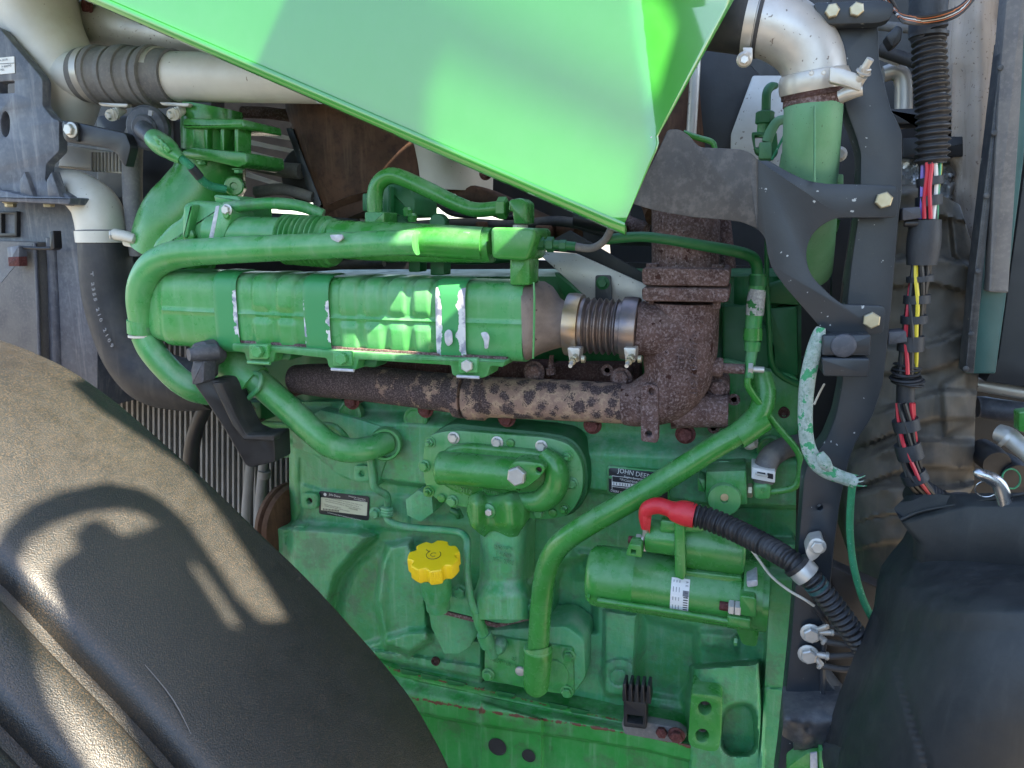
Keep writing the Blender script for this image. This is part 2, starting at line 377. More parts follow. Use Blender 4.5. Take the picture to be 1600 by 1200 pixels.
M['yellow'] = surf('yellow_plastic', (.88, .60, .008), (.92, .64, .012), 12, .4, bump=.05, specks=((.35, .20, .01), 220, .8))
M['white'] = surf('white_label', (.66, .66, .64), (.72, .72, .70), 40, .5)
M['cream_label'] = surf('cream_label', (.50, .53, .38), (.56, .58, .44), 40, .5)
M['ink'] = surf('black_ink', (.012, .013, .02), None, 40, .4)
M['plate'] = surf('black_id_plate', (.012, .014, .02), (.02, .022, .03), 40, .35, dust=((.2, .2, .2), .2))
M['white_ink'] = surf('white_ink', (.62, .62, .60), None, 40, .5)
M['grey_ink'] = surf('worn_grey_print', (.22, .22, .23), None, 40, .6)
M['chip'] = surf('bare_metal_chip', (.55, .54, .55), (.36, .36, .40), 90, .5, metal=.3)
M['cloth'] = surf('frayed_white_sleeve', (.26, .32, .28), (.42, .47, .43), 60, .85, bump=1, bsc=300, chips=((.05, .27, .12), .54, 60), fine=((.14, .24, .17), 220, .8))
M['gcable'] = surf('braided_green_cable', (.02, .20, .085), (.03, .26, .12), 60, .7, bump=.9, bsc=380, specks=((.25, .42, .32), 300, .68))
M['gstrap'] = surf('braided_silver_hose', (.5, .5, .48), (.3, .3, .29), 300, .5, bump=.9, bsc=380, chips=((.02, .18, .04), .56, 40))
M['foil'] = surf('crumpled_foil', (.5, .5, .5), (.6, .6, .62), 20, .3, metal=.55, bump=1.0, bsc=60)
M['foam'] = surf('beige_insulation', (.42, .33, .26), (.50, .41, .33), 8, .85, bump=.5, bsc=160, streak=((.27, .20, .15), .6), specks=((.22, .16, .12), 200, .66))
M['teal'] = surf('teal_cab_edge', (.015, .07, .07), (.03, .10, .10), 14, .4, dust=((.14, .2, .2), .4))
M['fin'] = surf('radiator_core', (.22, .22, .21), (.30, .29, .28), 20, .6, metal=.1, dust=((.35, .33, .28), .5))
M['fin_dk'] = surf('radiator_gap', (.015, .015, .015), (.025, .025, .024), 30, .8)
M['wire_w'] = surf('white_wire', (.56, .50, .40), (.62, .56, .46), 40, .5)
for nm, c in (('w_red', (.5, .02, .04)), ('w_yel', (.62, .5, .03)), ('w_grn', (.02, .25, .13)), ('w_wht', (.6, .6, .58)), ('w_blk', (.015, .016, .018)), ('w_pur', (.2, .14, .45)), ('w_org', (.5, .16, .06))):
    M[nm] = surf(nm.replace('w_', 'wire_'), c, None, 30, .42)
M['tape'] = surf('black_cloth_tape', (.016, .019, .024), (.024, .028, .034), 40, .55, bump=.3, bsc=200, dust=((.08, .08, .085), .4))
M['chrome'] = surf('polished_steel_rod', (.42, .43, .44), (.5, .5, .5), 30, .26, metal=.95)
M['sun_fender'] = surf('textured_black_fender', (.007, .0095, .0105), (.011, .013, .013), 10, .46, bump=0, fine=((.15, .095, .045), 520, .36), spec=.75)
M['fender'] = surf('matt_black_fender', (.012, .015, .017), (.018, .020, .022), 7, .5, bump=.15, bsc=120, dust=((.06, .06, .06), .4), streak=((.05, .05, .048), .3))
M['shed'] = surf('grey_green_sheeting', (.10, .115, .10), (.13, .145, .13), 2, .6)
M['ground'] = surf('pale_gravel_ground', (.17, .15, .125), (.23, .205, .17), 3, .9, bump=.4, bsc=40)
# ------------------------------------------------------------ special materials
def blotchy():
    m, nt, b = mk('burnt_manifold'); L = nt.links
    n1 = noise(nt, 26, 3, .5); n2 = noise(nt, 70, 3, .6); n3 = noise(nt, 420, 2)
    vo = N(nt, 'ShaderNodeTexVoronoi'); vo.inputs['Scale'].default_value = 44; vo.inputs['Randomness'].default_value = 1; L.new(pos(nt), vo.inputs['Vector']); vd = vo.outputs['Distance']
    sx = N(nt, 'ShaderNodeSeparateXYZ'); L.new(pos(nt), sx.inputs[0])
    g = ramp(nt, sx.outputs[0], -.42, .12)                     # paint burnt off more and more towards the outlet
    k = math_(nt, 'ADD', math_(nt, 'MULTIPLY', vd, .62), math_(nt, 'MULTIPLY', n2, .75)); k = math_(nt, 'ADD', k, math_(nt, 'MULTIPLY', n1, .45))
    k = math_(nt, 'ADD', k, math_(nt, 'MULTIPLY', math_(nt, 'SUBTRACT', g, .97), .40)); k = math_(nt, 'ADD', k, math_(nt, 'MULTIPLY', math_(nt, 'SUBTRACT', n3, .5), .45))
    k = ramp(nt, k, .80, .98)
    pale = mix(nt, ramp(nt, n2, .4, .6), (.36, .245, .165), (.24, .15, .115)); dark = mix(nt, ramp(nt, n3, .45, .65), (.040, .024, .024), (.12, .085, .085))
    L.new(mix(nt, k, dark, pale), b.inputs['Base Color']); b.inputs['Roughness'].default_value = .8
    bn = N(nt, 'ShaderNodeBump'); bn.inputs['Strength'].default_value = .6; bn.inputs['Distance'].default_value = .002
    L.new(math_(nt, 'ADD', n3, math_(nt, 'MULTIPLY', k, -.6)), bn.inputs['Height']); L.new(bn.outputs[0], b.inputs['Normal']); return m
M['mani'] = blotchy()
def strap_mat():
    m, nt, b = mk('flaking_green_strap'); L = nt.links
    a = N(nt, 'ShaderNodeAttribute', attribute_name='wear')
    k = math_(nt, 'ADD', a.outputs['Fac'], math_(nt, 'MULTIPLY', math_(nt, 'SUBTRACT', noise(nt, 55, 3, .5), .5), .9))
    k = ramp(nt, k, .52, .55)
    bare = mix(nt, ramp(nt, noise(nt, 45, 4), .45, .58), (.62, .62, .62), (.26, .27, .34))
    L.new(mix(nt, k, (.04, .25, .08), bare), b.inputs['Base Color']); b.inputs['Roughness'].default_value = .4
    bn = N(nt, 'ShaderNodeBump'); bn.inputs['Strength'].default_value = .5; bn.inputs['Distance'].default_value = .001; bn.invert = True
    L.new(k, bn.inputs['Height']); L.new(bn.outputs[0], b.inputs['Normal']); return m
M['strap'] = strap_mat()
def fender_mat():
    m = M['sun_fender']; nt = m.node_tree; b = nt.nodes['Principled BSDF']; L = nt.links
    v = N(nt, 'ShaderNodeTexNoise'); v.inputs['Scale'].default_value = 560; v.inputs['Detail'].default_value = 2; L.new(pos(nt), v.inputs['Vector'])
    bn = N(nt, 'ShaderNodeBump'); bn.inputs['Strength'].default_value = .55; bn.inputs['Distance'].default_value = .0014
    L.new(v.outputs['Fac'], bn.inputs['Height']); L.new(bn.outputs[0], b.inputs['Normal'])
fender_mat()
def quad_sweep_x(name, st, Yc, m, parent, sec, seg=48, **k):
    """body along the engine: stations (px, py, half height px), section(i, th, hh)->(up, out) in metres"""
    p = []; hh = []
    for px, py, h in st:
        c = P(px, py, Yc); p.append(c); hh.append(h*S(c))
    # straight axis through first and last so the sections stay square to it
    return sweep3(name, p, hh, m, parent, seg, section=lambda i, th: sec(i, th, hh[i]), **k)
# ============================================================ SETTING
me = bpy.data.meshes.new('ground'); me.from_pydata([(-300, -300, 0), (300, -300, 0), (300, 300, 0), (-300, 300, 0)], [], [(0, 1, 2, 3)])
g = link('ground', me, M['ground'], None, None); g['kind'] = 'structure'
# ============================================================ ENGINE BLOCK (relief casting)
eb = thing('engine_block', 'big dusty green cast iron engine block filling the lower middle of the picture', 'engine block', 840, 1000, 0)
def block(X, Y):
    h = np.zeros(X.shape)
    up = [(420, 560), (1300, 560), (1300, 795), (1100, 788), (1000, 775), (920, 766), (690, 762), (580, 750), (538, 742), (512, 722), (490, 704), (455, 690), (420, 690)]
    tl = np.interp(X, [430, 700, 920, 1240], [640, 655, 688, 702]); sl_ = np.interp(X, [430, 700, 920, 1240], [22, 24, 40, 40])
    h += .045*feat(up, X, Y, 4)*ss((Y-tl)/sl_+.4)
    h += .006*feat([(470, 756), (500, 765), (640, 775), (640, 830), (590, 826), (470, 818)], X, Y, 3)
    # cover on the left with its seam
    h -= .004*np.exp(-((X-(470+0*Y))/2.2)**2)*(Y > 715)*(Y < 800)
    h -= .004*np.exp(-((X-np.interp(Y, [800, 820, 835], [470, 462, 448]))/2.2)**2)*(Y >= 800)*(Y < 850)
    h -= .02*ss((462-X)/14)*(Y > 690)
    # soft crankcase swellings
    h += .050*feat([(420, 818), (560, 828), (585, 838), (556, 866), (528, 900), (512, 960), (502, 1040), (420, 1040)], X, Y, 9)
    h += .044*feat([(606, 852), (640, 846), (665, 900), (672, 1000), (640, 1022), (602, 1010), (588, 940), (596, 880)], X, Y, 7)
    h += .012*feat([(560, 880), (600, 850), (600, 1000), (530, 1010), (535, 930)], X, Y, 10)
    h += .030*feat([(556, 1012), (640, 985), (700, 985), (756, 1000), (756, 1085), (640, 1060), (556, 1034)], X, Y, 7)
    h += .012*feat([(560, 1012), (756, 1042), (756, 1060), (556, 1022)], X, Y, 3)
    # right hand recesses and columns
    h -= .045*feat([(868, 905), (880, 880), (915, 872), (930, 950), (930, 985), (868, 985)], X, Y, 8)
    h += .026*feat([(944, 952), (996, 960), (990, 1090), (944, 1085)], X, Y, 4)
    h += .018*feat([(900, 862), (1250, 900), (1250, 955), (900, 900)], X, Y, 10)
    h -= .034*feat([(1004, 962), (1088, 985), (1088, 1060), (1062, 1098), (1000, 1085)], X, Y, 10)
    h -= .014*feat([(1010, 1092), (1070, 1100), (1070, 1130), (1015, 1128)], X, Y, 5)
    h += .012*feat([(1090, 985), (1150, 990), (1150, 1020), (1090, 1010)], X, Y, 8)
    d = np.hypot(X-967, (Y-1058)); h += .010*ss((29-d)/3+.5); h -= .005*np.exp(-((d-13)/1.6)**2)
    # flywheel housing flange with pocket
    fx = np.interp(Y, [830, 880, 950, 1200], [1200, 1201, 1198, 1188])
    h += .055*ss((X-fx)/5+.5)*ss((Y-838)/14); h += .012*feat([(1203, 866), (1238, 868), (1236, 880), (1203, 878)], X, Y, 3)
    h -= .005*np.exp(-((Y-1072-(X-1190)*.12)/1.6)**2)*(X > 1190)
    h += .075*feat([(1082, 1042), (1186, 1034), (1190, 1100), (1190, 1215), (1075, 1215), (1075, 1090)], X, Y, 5)
    h -= .050*feat(rpoly([(1127, 1104), (1178, 1096), (1184, 1180), (1126, 1180)], 26), X, Y, 4)
    h += .030*feat([(420, 1090), (760, 1100), (1000, 1150), (1240, 1175), (1240, 1260), (420, 1260)], X, Y, 4)*0
    h += .0025*vnoise(X, Y, 42, 3)+.0012*vnoise(X, Y, 14, 4)
    return -h
relief('crankcase', [(436, 628), (452, 690), (452, 790), (440, 812), (425, 840), (420, 1230)], [(1246, 628), (1243, 840), (1236, 960), (1220, 1230)], 628, 1226, 330, 250, block, M['cast_dust'], eb, .3, 50)
for px, py, r, Y in ((565, 740, 13, -.052), (483, 783, 13, -.012), (467, 830, 9, -.03)):
    bs = prism('boss', rpoly([(px-r, py-r), (px+r, py-r+1), (px+r, py+r), (px-r, py+r)], r*.6), Y-.006, .02, M['cast_dust'], eb, 2, [circ(px, py, r*.36, 14)])
    prism('hole', circ(px, py, r*.38, 14), Y+.006, .01, M['rust_dk'], bs, 0)
for px, py, r, Y in ((680, 1034, 5, -.045), (1127, 690, 8, -.048), (1225, 645, 7, -.03)):
    lathe('hole', px, py, Y, 'y', [(r+2, -4), (r+2, .6), (r, .8), (r*.8, -2), (.1, -3)], M['rust_dk'], eb, 14)
for px, py in ((548, 646), (650, 655), (1203, 700)):
    lathe('core_plug', px, py, -.035, 'y', [(20, -8), (20, 3), (17, 5), (14, 3), (4, 4), (.1, 4)], M['cast'], eb, 24)
lathe('core_plug', 527, 690, -.043, 'y', [(36, -8), (36, 2), (33, 5), (27, 5), (24, 2), (.1, 2)], M['cast_dust'], eb, 32)
hp = prism('hex_plug', [(655+24*math.cos(R(60*i+25)), 791+25*math.sin(R(60*i+25))) for i in range(6)], -.062, .06, M['cast_dust'], eb, 2)
prism('pipe_flange', [(456, 665), (500, 640), (560, 655), (600, 668), (610, 700), (590, 760), (552, 752), (520, 738), (495, 712), (456, 700)], -.050, .03, M['cast_dust'], eb, 4)
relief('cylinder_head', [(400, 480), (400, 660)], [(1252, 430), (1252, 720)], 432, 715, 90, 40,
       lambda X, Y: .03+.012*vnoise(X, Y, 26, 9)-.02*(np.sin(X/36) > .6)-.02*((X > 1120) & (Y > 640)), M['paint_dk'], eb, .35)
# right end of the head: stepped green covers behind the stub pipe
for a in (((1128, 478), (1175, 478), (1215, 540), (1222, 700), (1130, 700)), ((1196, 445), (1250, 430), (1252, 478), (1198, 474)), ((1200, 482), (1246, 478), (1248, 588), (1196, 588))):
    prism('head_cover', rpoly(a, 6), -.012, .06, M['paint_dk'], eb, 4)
prism('mounting_pad', rpoly([(1128, 560), (1248, 590), (1246, 700), (1128, 690)], 10), -.030, .06, M['cast'], eb, 3, [circ(1225, 643, 7, 12)])
bolt(eb, 1171, 690, -.05, 10, M['zinc'], 'flange')
box('square_washer', 1160, 679, 1184, 700, -.052, .004, M['zinc'], eb, 2, 1)
# identification plates
lp = prism('emission_label', rpoly([(498, 767), (577, 776), (576, 814), (498, 803)], 4), -.008, .0012, M['plate'], eb, .5)
prism('label_field', rpoly([(501.5, 777), (574, 785), (573, 806), (501.5, 797)], 1), -.0095, .001, M['cream_label'], lp, 0)
lathe('logo_disc', 508, 772.5, -.0085, 'y', [(2.6, 0), (2.6, .3), (.1, .3)], M['white_ink'], lp, 14)
text(lp, 'John Deere', 523, 774.2, -.0085, 3.6, M['white_ink'], -5, .0003, width=20)
text(lp, 'EMISSION CONTROL', 558, 778, -.0085, 2.2, M['white_ink'], -5, .0003, width=30)
text(lp, 'INFORMATION', 562, 781.6, -.0085, 2, M['white_ink'], -5, .0003, width=20)
rnd = random.Random(4)
for k, yy in enumerate((780, 783, 786.2, 789.4, 792.6)):
    wd = (66, 60, 64, 30, 44)[k]; s = ''.join(rnd.choice('ENTHISOLRA  ') for _ in range(46 if wd > 50 else 24))
    text(lp, s, 504+wd/2, yy+(wd/2+3)*.105-.6, -.0098, 1.7, M['ink'], -5.5, .0002, width=wd)
for k in range(16):
    x = 504.5+k*1.6; prism('bar_code', [(x, 794.2+k*.17), (x+.7+.5*(k % 3 == 0), 794.3+k*.17), (x+.7, 797.5+k*.17), (x, 797.4+k*.17)], -.0098, .0003, M['ink'], lp, 0)
text(lp, 'THIS ENGINE MEETS EMISSION REGULATIONS', 538, 807, -.0085, 1.8, M['white_ink'], -5.5, .0003, width=60)
text(eb, 'PE6090R', 552, 795.5, -.0098, 2.2, M['ink'], -5.5, .0002, width=16)
ip = prism('serial_plate', rpoly([(948, 728), (1046, 737), (1046, 788), (948, 773)], 7), -.056, .010, M['cast'], eb, 2)
ip2 = prism('plate_face', rpoly([(951, 731), (1043, 740), (1043, 784), (951, 769)], 4), -.058, .003, M['plate'], ip, .5)
text(ip2, 'JOHN DEERE', 993, 740.5, -.0585, 8, M['white_ink'], -6, .0004, width=56)
text(ip2, 'Engine Serial Number', 996, 748.6, -.0585, 3.6, M['white_ink'], -6, .0004, width=42)
text(ip2, '*RG6090R043533*', 994, 754, -.0585, 4, M['white_ink'], -6, .0004, width=52)
prism('number_field', [(956, 752.5), (1036, 761.5), (1036, 766.5), (956, 758)], -.0586, .0006, M['white'], ip2, 0)
for k in range(17):
    x = 958+k*4.4+rnd.random()*1.5; y = 753.3+(x-956)*.112; prism('digit', [(x, y), (x+1, y+.1), (x+1, y+3.9), (x, y+3.8)], -.0590, .0003, M['ink'], ip2, 0)
text(ip2, '6090HRW03', 992, 764.5, -.0585, 3.2, M['white_ink'], -6, .0004, width=26)
text(ip2, 'DEERE & COMPANY', 975, 770.5, -.0585, 3.8, M['white_ink'], -6, .0004, width=42)
for a in ((956, 743, 1035, 752), (956, 759.6, 1035, 768.8)):
    for x in (a[0], ): prism('plate_line', [(x, a[1]), (x+.8, a[1]), (x+.8, a[1]+22), (x, a[1]+22)], -.0584, .0003, M['white_ink'], ip2, 0) if a[1] < 750 else None
    prism('plate_line', [(a[0], a[1]), (a[2], a[3]), (a[2], a[3]+.8), (a[0], a[1]+.8)], -.0584, .0003, M['white_ink'], ip2, 0)
bolt(ip, 954, 745.5, -.058, 2.6, M['cast'], 'dome', name='rivet')
# side cover low on the block, with sensor and four bolts
cv = thing('side_cover', 'square green side cover with four corner bolts low on the engine block', 'cover', 825, 1045, -.05)
prism('housing', rpoly([(757, 985), (885, 978), (914, 1000), (916, 1060), (896, 1086), (757, 1066)], 10), -.055, .09, M['cast_dust'], cv, 6)
prism('cover_plate', rpoly([(757, 992), (896, 1013), (897, 1088), (838, 1080), (756, 1062)], 5), -.062, .02, M['cast'], cv, 3)
for px, py in ((763, 1054), (889, 1024), (886, 1080), (890, 1010+12)): bolt(cv, px, py, -.064, 8, M['cast'], 'flange') if (px, py) != (890, 1022) else None
lathe('core_plug', 866, 1052, -.062, 'y', [(24, -2), (24, 3), (20, 4), (.1, 4)], M['cast'], cv, 24)
text(cv, 'R530 109 0', 787, 1036, -.0655, 6, M['cast'], -8, .0012, width=42); text(cv, '25', 803, 1030, -.0655, 6, M['cast'], -8, .0012)
bolt(cv, 813, 1048, -.063, 8, M['zinc'], 'dome', name='plug')
# lower right: mounting block with two holes
mb = thing('mounting_block', 'bright green mounting block with two big round holes at lower right', 'mounting block', 1100, 1130, -.09)
prism('face_block', rpoly([(1080, 1083), (1129, 1088), (1127, 1150), (1122, 1174), (1108, 1175), (1074, 1166), (1077, 1120)], [5, 12, 6, 14, 6, 14, 4]), -.115, .06, M['paint'], mb, 2, [circ(1101, 1107, 10.5, 20), circ(1097, 1150, 10.5, 20)])
for px, py in ((1101, 1107), (1097, 1150)): prism('bore', circ(px, py, 11, 20), -.085, .02, M['rust'], mb, 0)
# ============================================================ OIL PAN and its flange
op = thing('oil_pan', 'deep green oil pan rail with a rusty joint along the bottom of the engine', 'oil pan', 880, 1150, -.04)
pr = lambda x: np.interp(x, [560, 620, 760, 900, 1010, 1100, 1190], [1022, 1046, 1078, 1110, 1132, 1152, 1165])
pb = lambda x: np.interp(x, [560, 620, 760, 900, 1010, 1100, 1190], [1062, 1086, 1112, 1132, 1150, 1172, 1196])
def pan(X, Y):
    top, bot = pr(X), pb(X)
    sc = .004*np.abs(np.sin((X-620)/36))**.5                       # scalloped gasket edge
    h = .042+.030*ss((Y-bot)/(bot-top)*1.2+1.0)+.0
    h += sc*(Y < top+10)
    h -= .016*ss((Y-(bot+20))/5)
    h += .016*feat([(752, 1096), (848, 1124), (846, 1230), (750, 1230)], X, Y, 2)
    h -= .0016*(vnoise(X, Y, 12, 6)+.5)*np.exp(-((Y-bot)/5)**2)
    return -h
def pan_mesh():
    nx, ny = 200, 90; xs = np.linspace(560, 1100, nx); t = np.linspace(0, 1, ny)**1.2
    X = np.repeat(xs[None], ny, 0); bot_ = lambda: pb(X); Yp = pr(X)+t[:, None]*(1232-pr(X)); H = pan(X, Yp)
    v = [P(X[j, i], Yp[j, i], H[j, i]) for j in range(ny) for i in range(nx)]
    f = [(j*nx+i, j*nx+i+1, (j+1)*nx+i+1, (j+1)*nx+i) for j in range(ny-1) for i in range(nx-1)]
    b0 = len(v); v += [Vector((v[i].x, v[i].y+.06, v[i].z)) for i in range(nx)]; f += [(i, i+1, b0+i+1, b0+i) for i in range(nx-1)]
    wr = list((np.exp(-((Yp-bot_())/5)**2)*.42+np.exp(-((Yp-pr(X)-2)/4)**2)*.36+.25*np.exp(-((X-752)/4)**2)*(Yp > 1095)).ravel())+[0]*nx
    return mesh('pan_rail', v, f, M['pan'], op, 50, {'wear': wr})
pan_mesh()
for px, py, r in ((777, 1167, 15), (826, 1181, 11)):
    lathe('threaded_hole', px, py, -.074, 'y', [(r, -.2), (r, .3), (r-1.5, .4), (r-2, -1), (r-3, -3), (r-5, -3.5), (.1, -3.6)], M['fin_dk'], op, 24)
for px in (640, 672, 712, 790, 872, 905): 
    prism('gasket_tab', [(px-16, pr(px)-2-4), (px+16, pr(px)+1), (px+12, pr(px)+6), (px-12, pr(px)+3)], -.048, .004, M['paint_dk'], op, 1)
# comb shaped clip
cc = thing('cable_comb', 'black plastic comb clip standing on a rusty base by the oil pan rail', 'cable clip', 995, 1140, -.09)
prism('base_plate', rpoly([(970, 1130), (985, 1124), (1060, 1138), (1074, 1150), (1064, 1164), (975, 1148)], 5), -.075, .02, M['rubber_dusty'], cc, 3)
for i in range(5):
    x = 973+i*9.5; prism('tooth', rpoly([(x, 1068+i*.8), (x+5, 1069+i*.8), (x+6, 1098+i*.8), (x-1, 1096+i*.8)], 2), -.105, .03, M['black'], cc, 1.5)
prism('back', rpoly([(972, 1078), (1012, 1082), (1012, 1102), (972, 1096)], 3), -.092, .02, M['black'], cc, 2)
prism('body', rpoly([(974, 1094), (1010, 1099), (1010, 1140), (974, 1136)], 3), -.095, .03, M['black'], cc, 2, [[(980, 1117), (1004, 1120), (1004, 1132), (980, 1129)]])
bolt(cc, 1034, 1143, -.078, 9, M['rust_bolt'], 'hex'); bolt(cc, 1057, 1148, -.078, 10, M['rust_bolt'], 'flange')
# ============================================================ OIL COOLER COVER (pill)
oc = thing('oil_cooler_cover', 'green pill shaped cover ringed with bolts in the middle of the block', 'engine cover', 785, 740, -.06)
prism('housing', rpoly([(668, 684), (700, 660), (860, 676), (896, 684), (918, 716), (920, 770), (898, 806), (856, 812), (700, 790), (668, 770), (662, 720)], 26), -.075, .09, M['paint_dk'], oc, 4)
outl = rpoly([(668, 680), (704, 672), (858, 684), (892, 694), (910, 722), (912, 768), (892, 804), (862, 812), (838, 812), (744, 796), (700, 788), (672, 776), (661, 748), (661, 704)], 22)
prism('cover_flange', outl, -.092, .016, M['paint_lt'], oc, 2)
prism('raised_dome', rpoly([(690, 703), (720, 694), (846, 706), (872, 722), (880, 748), (870, 782), (846, 792), (800, 789), (712, 772), (686, 756), (680, 728)], 24), -.108, .02, M['paint'], oc, 6, steps=4)
tube('barrel', [(688, 731, -.118, 26), (740, 735, -.118, 26), (812, 742, -.118, 26)], M['paint'], oc, 28, 4)
lathe('barrel_end', 688, 731, -.118, 'x', [(20, -4), (26, 0), (27, 3), (26, 6)], M['paint'], oc, 28)
tube('bulb', [(848, 706, -.112, 10), (868, 728, -.114, 18), (868, 760, -.114, 20), (846, 782, -.112, 18), (812, 782, -.11, 12)], M['paint'], oc, 18, 6)
prism('teardrop_flange', rpoly([(792, 735), (800, 723), (812, 720), (846, 724), (853, 732), (846, 744), (824, 762), (808, 766), (795, 758)], 8), -.150, .04, M['paint'], oc, 2.5, [circ(841.5, 735, 4.5, 12)])
prism('hole', circ(841.5, 735, 5, 12), -.14, .01, M['rust_dk'], oc, 0)
bolt(oc, 809, 742, -.152, 15.5, M['zinc'], 'hex', name='big_bolt', spin=.4)
for px, py, k, mm in ((709, 684, 'flange', 'zinc'), (777, 691, 'flange', 'zinc'), (846, 697, 'flange', 'zinc'), (887, 713, 'nut', 'paint_lt'), (894, 755, 'flange', 'paint_lt'), (882, 795, 'nut', 'paint'), (842, 801, 'flange', 'paint_lt'), (707, 783, 'flange', 'paint_lt'), (670, 768, 'nut', 'paint'), (663, 728, 'flange', 'paint_lt'), (672, 691, 'nut', 'paint_lt')):
    bolt(oc, px, py, -.093, 7.6 if k == 'flange' else 7, M[mm], k)
for px, py in ((798, 692), (690, 778), (864, 801)): bolt(oc, px, py, -.093, 7, M['paint'], 'dome', name='plug')
text(oc, '2J12', 728, 767, -.1165, 8, M['paint_lt'], -6, .0016, width=20); text(oc, 'MFG NPSC 17 TO 5', 779, 772, -.115, 5, M['paint_lt'], -7, .0012, width=54)
# outlet neck below the cover
relief('outlet_neck', [(732, 775), (729, 800), (735, 822), (752, 836), (770, 846)], [(812, 782), (819, 800), (818, 820), (808, 840), (798, 847)], 775, 846, 44, 40,
       lambda X, Y: -(.125+.03*np.exp(-((X-744)/13)**2)+.03*np.exp(-((X-796-(Y-800)*.05)/17)**2))+.055*ss((Y-815)/34)**1.5+.02*np.exp(-((Y-772)/9)**2), M['paint'], oc, .1, 70)
lathe('bolt_boss', 763, 798, -.130, 'y', [(12, -8), (12, 2), (9, 4), (.1, 4)], M['paint_lt'], oc, 20); bolt(oc, 764, 800, -.137, 6, M['zinc'], 'hex')
tube('bleed_tap', [(704, 796, -.07, 5), (714, 802, -.07, 5), (716, 808, -.06, 4)], M['paint_dk'], oc, 10); tube('bleed_tap', [(716, 796, -.07, 3), (722, 808, -.06, 3)], M['paint_dk'], oc, 8)
# ============================================================ OIL FILLER housing, neck, cap
of = thing('oil_filler_housing', 'dusty green filler housing with a column below the oil cooler cover', 'filler housing', 760, 980, -.07)
def column(X, Y):
    cxx = np.interp(Y, [825, 900, 965], [788, 786, 784]); hw = np.interp(Y, [825, 905, 935, 968], [38, 37, 46, 48])
    u = np.clip((X-cxx)/hw, -1, 1); return -(.055+.060*np.sqrt(1-np.abs(u)**3.2+1e-4))-.02*ss((Y-905)/30)
relief('column', [(750, 825), (749, 900), (738, 935), (736, 968)], [(826, 825), (824, 900), (832, 935), (832, 968)], 825, 968, 40, 46, column, M['cast_dust'], of, .05, 60)
for s, y, wd in (('R527674', 857, 30), ('19 024', 867, 24), ('RFT 2515', 877, 36)): text(of, s, 786, y, -.1185, 7, M['cast_dust'], -3, .0014, width=wd)
prism('base_flange', rpoly([(664, 930), (672, 922), (720, 935), (748, 930), (835, 936), (838, 962), (800, 976), (776, 975), (740, 966), (676, 950)], 10), -.095, .03, M['cast_dust'], of, 4)
prism('gasket', rpoly([(672, 950), (740, 966), (776, 975), (835, 962), (835, 967), (776, 981), (740, 972), (672, 955)], 2), -.090, .02, M['rust'], of, 0)
relief('sump_horn', [(668, 945), (674, 980), (688, 1008), (694, 1020)], [(750, 962), (746, 985), (735, 1010), (715, 1022)], 945, 1021, 30, 24, lambda X, Y: -(.045+.04*np.sqrt(np.clip(1-((X-708)/44)**2, .02, 1))), M['cast_dust'], of, .05, 70)
bolt(of, 720, 924, -.098, 9, M['cast_dust'], 'flange'); bolt(of, 823, 944, -.1, 9, M['cast_dust'], 'flange')
ax = Vector((.02, -.20, .98)).normalized()
cA = P(684, 931, -.135); sA = S(cA)
lathe('filler_neck', 684, 938, -.135, ax, [(19, -14), (19.5, 0), (21, 6), (24, 14), (24, 52)], M['cast_dust'], of, 28)
tagcap = thing('filler_cap', 'bright yellow lobed oil filler cap', 'filler cap', 680, 895, -.15)
def cap():
    c = cA+ax*(52*sA); u = Vector((1, 0, 0)); u = (u-ax*u.dot(ax)).normalized(); w_ = ax.cross(u); seg = 168; v, f = [], []
    rad = lambda th: 40*(1.0-.17*max(0, math.cos(7*th))**.9)
    prof = [(.80, -2), (.93, -1), (.97, 1), (1, 3), (1, 21), (.985, 23.5), (.94, 25), (.80, 25.4), (.3, 25.8)]
    for k, h in prof:
        for i in range(seg):
            th = 2*math.pi*i/seg+.25; r = rad(th-.25)*k*sA
            if 2 < h < 22: r *= 1-.022*(i % 2)*(math.cos(7*(th-.25)) < .1)
            v.append(c+ax*(h*sA)+(u*math.cos(th)+w_*math.sin(th))*r)
    n = len(prof); f = [(j*seg+i, j*seg+(i+1) % seg, (j+1)*seg+(i+1) % seg, (j+1)*seg+i) for j in range(n-1) for i in range(seg)]
    f += [tuple(range(seg))[::-1], tuple((n-1)*seg+i for i in range(seg))]
    mesh('cap_body', v, f, M['yellow'], tagcap, 30)
    top = c+ax*(26.0*sA)
    ring = [top+(u*math.cos(t)*11+w_*math.sin(t)*11)*sA for t in np.linspace(R(120), R(415), 30)]
    ring = [top+(u*-16-w_*-9)*sA]+[top+(u*-11-w_*-6)*sA]+ring[2:]
    sweep3('oil_symbol', ring, [.55*sA]*len(ring), M['ink'], tagcap, 6)
    ring = [top+(u*math.cos(t)*4.5+w_*math.sin(t)*4.5)*sA for t in np.linspace(R(60), R(330), 14)]
    sweep3('oil_symbol', ring, [.45*sA]*len(ring), M['ink'], tagcap, 6)
cap()
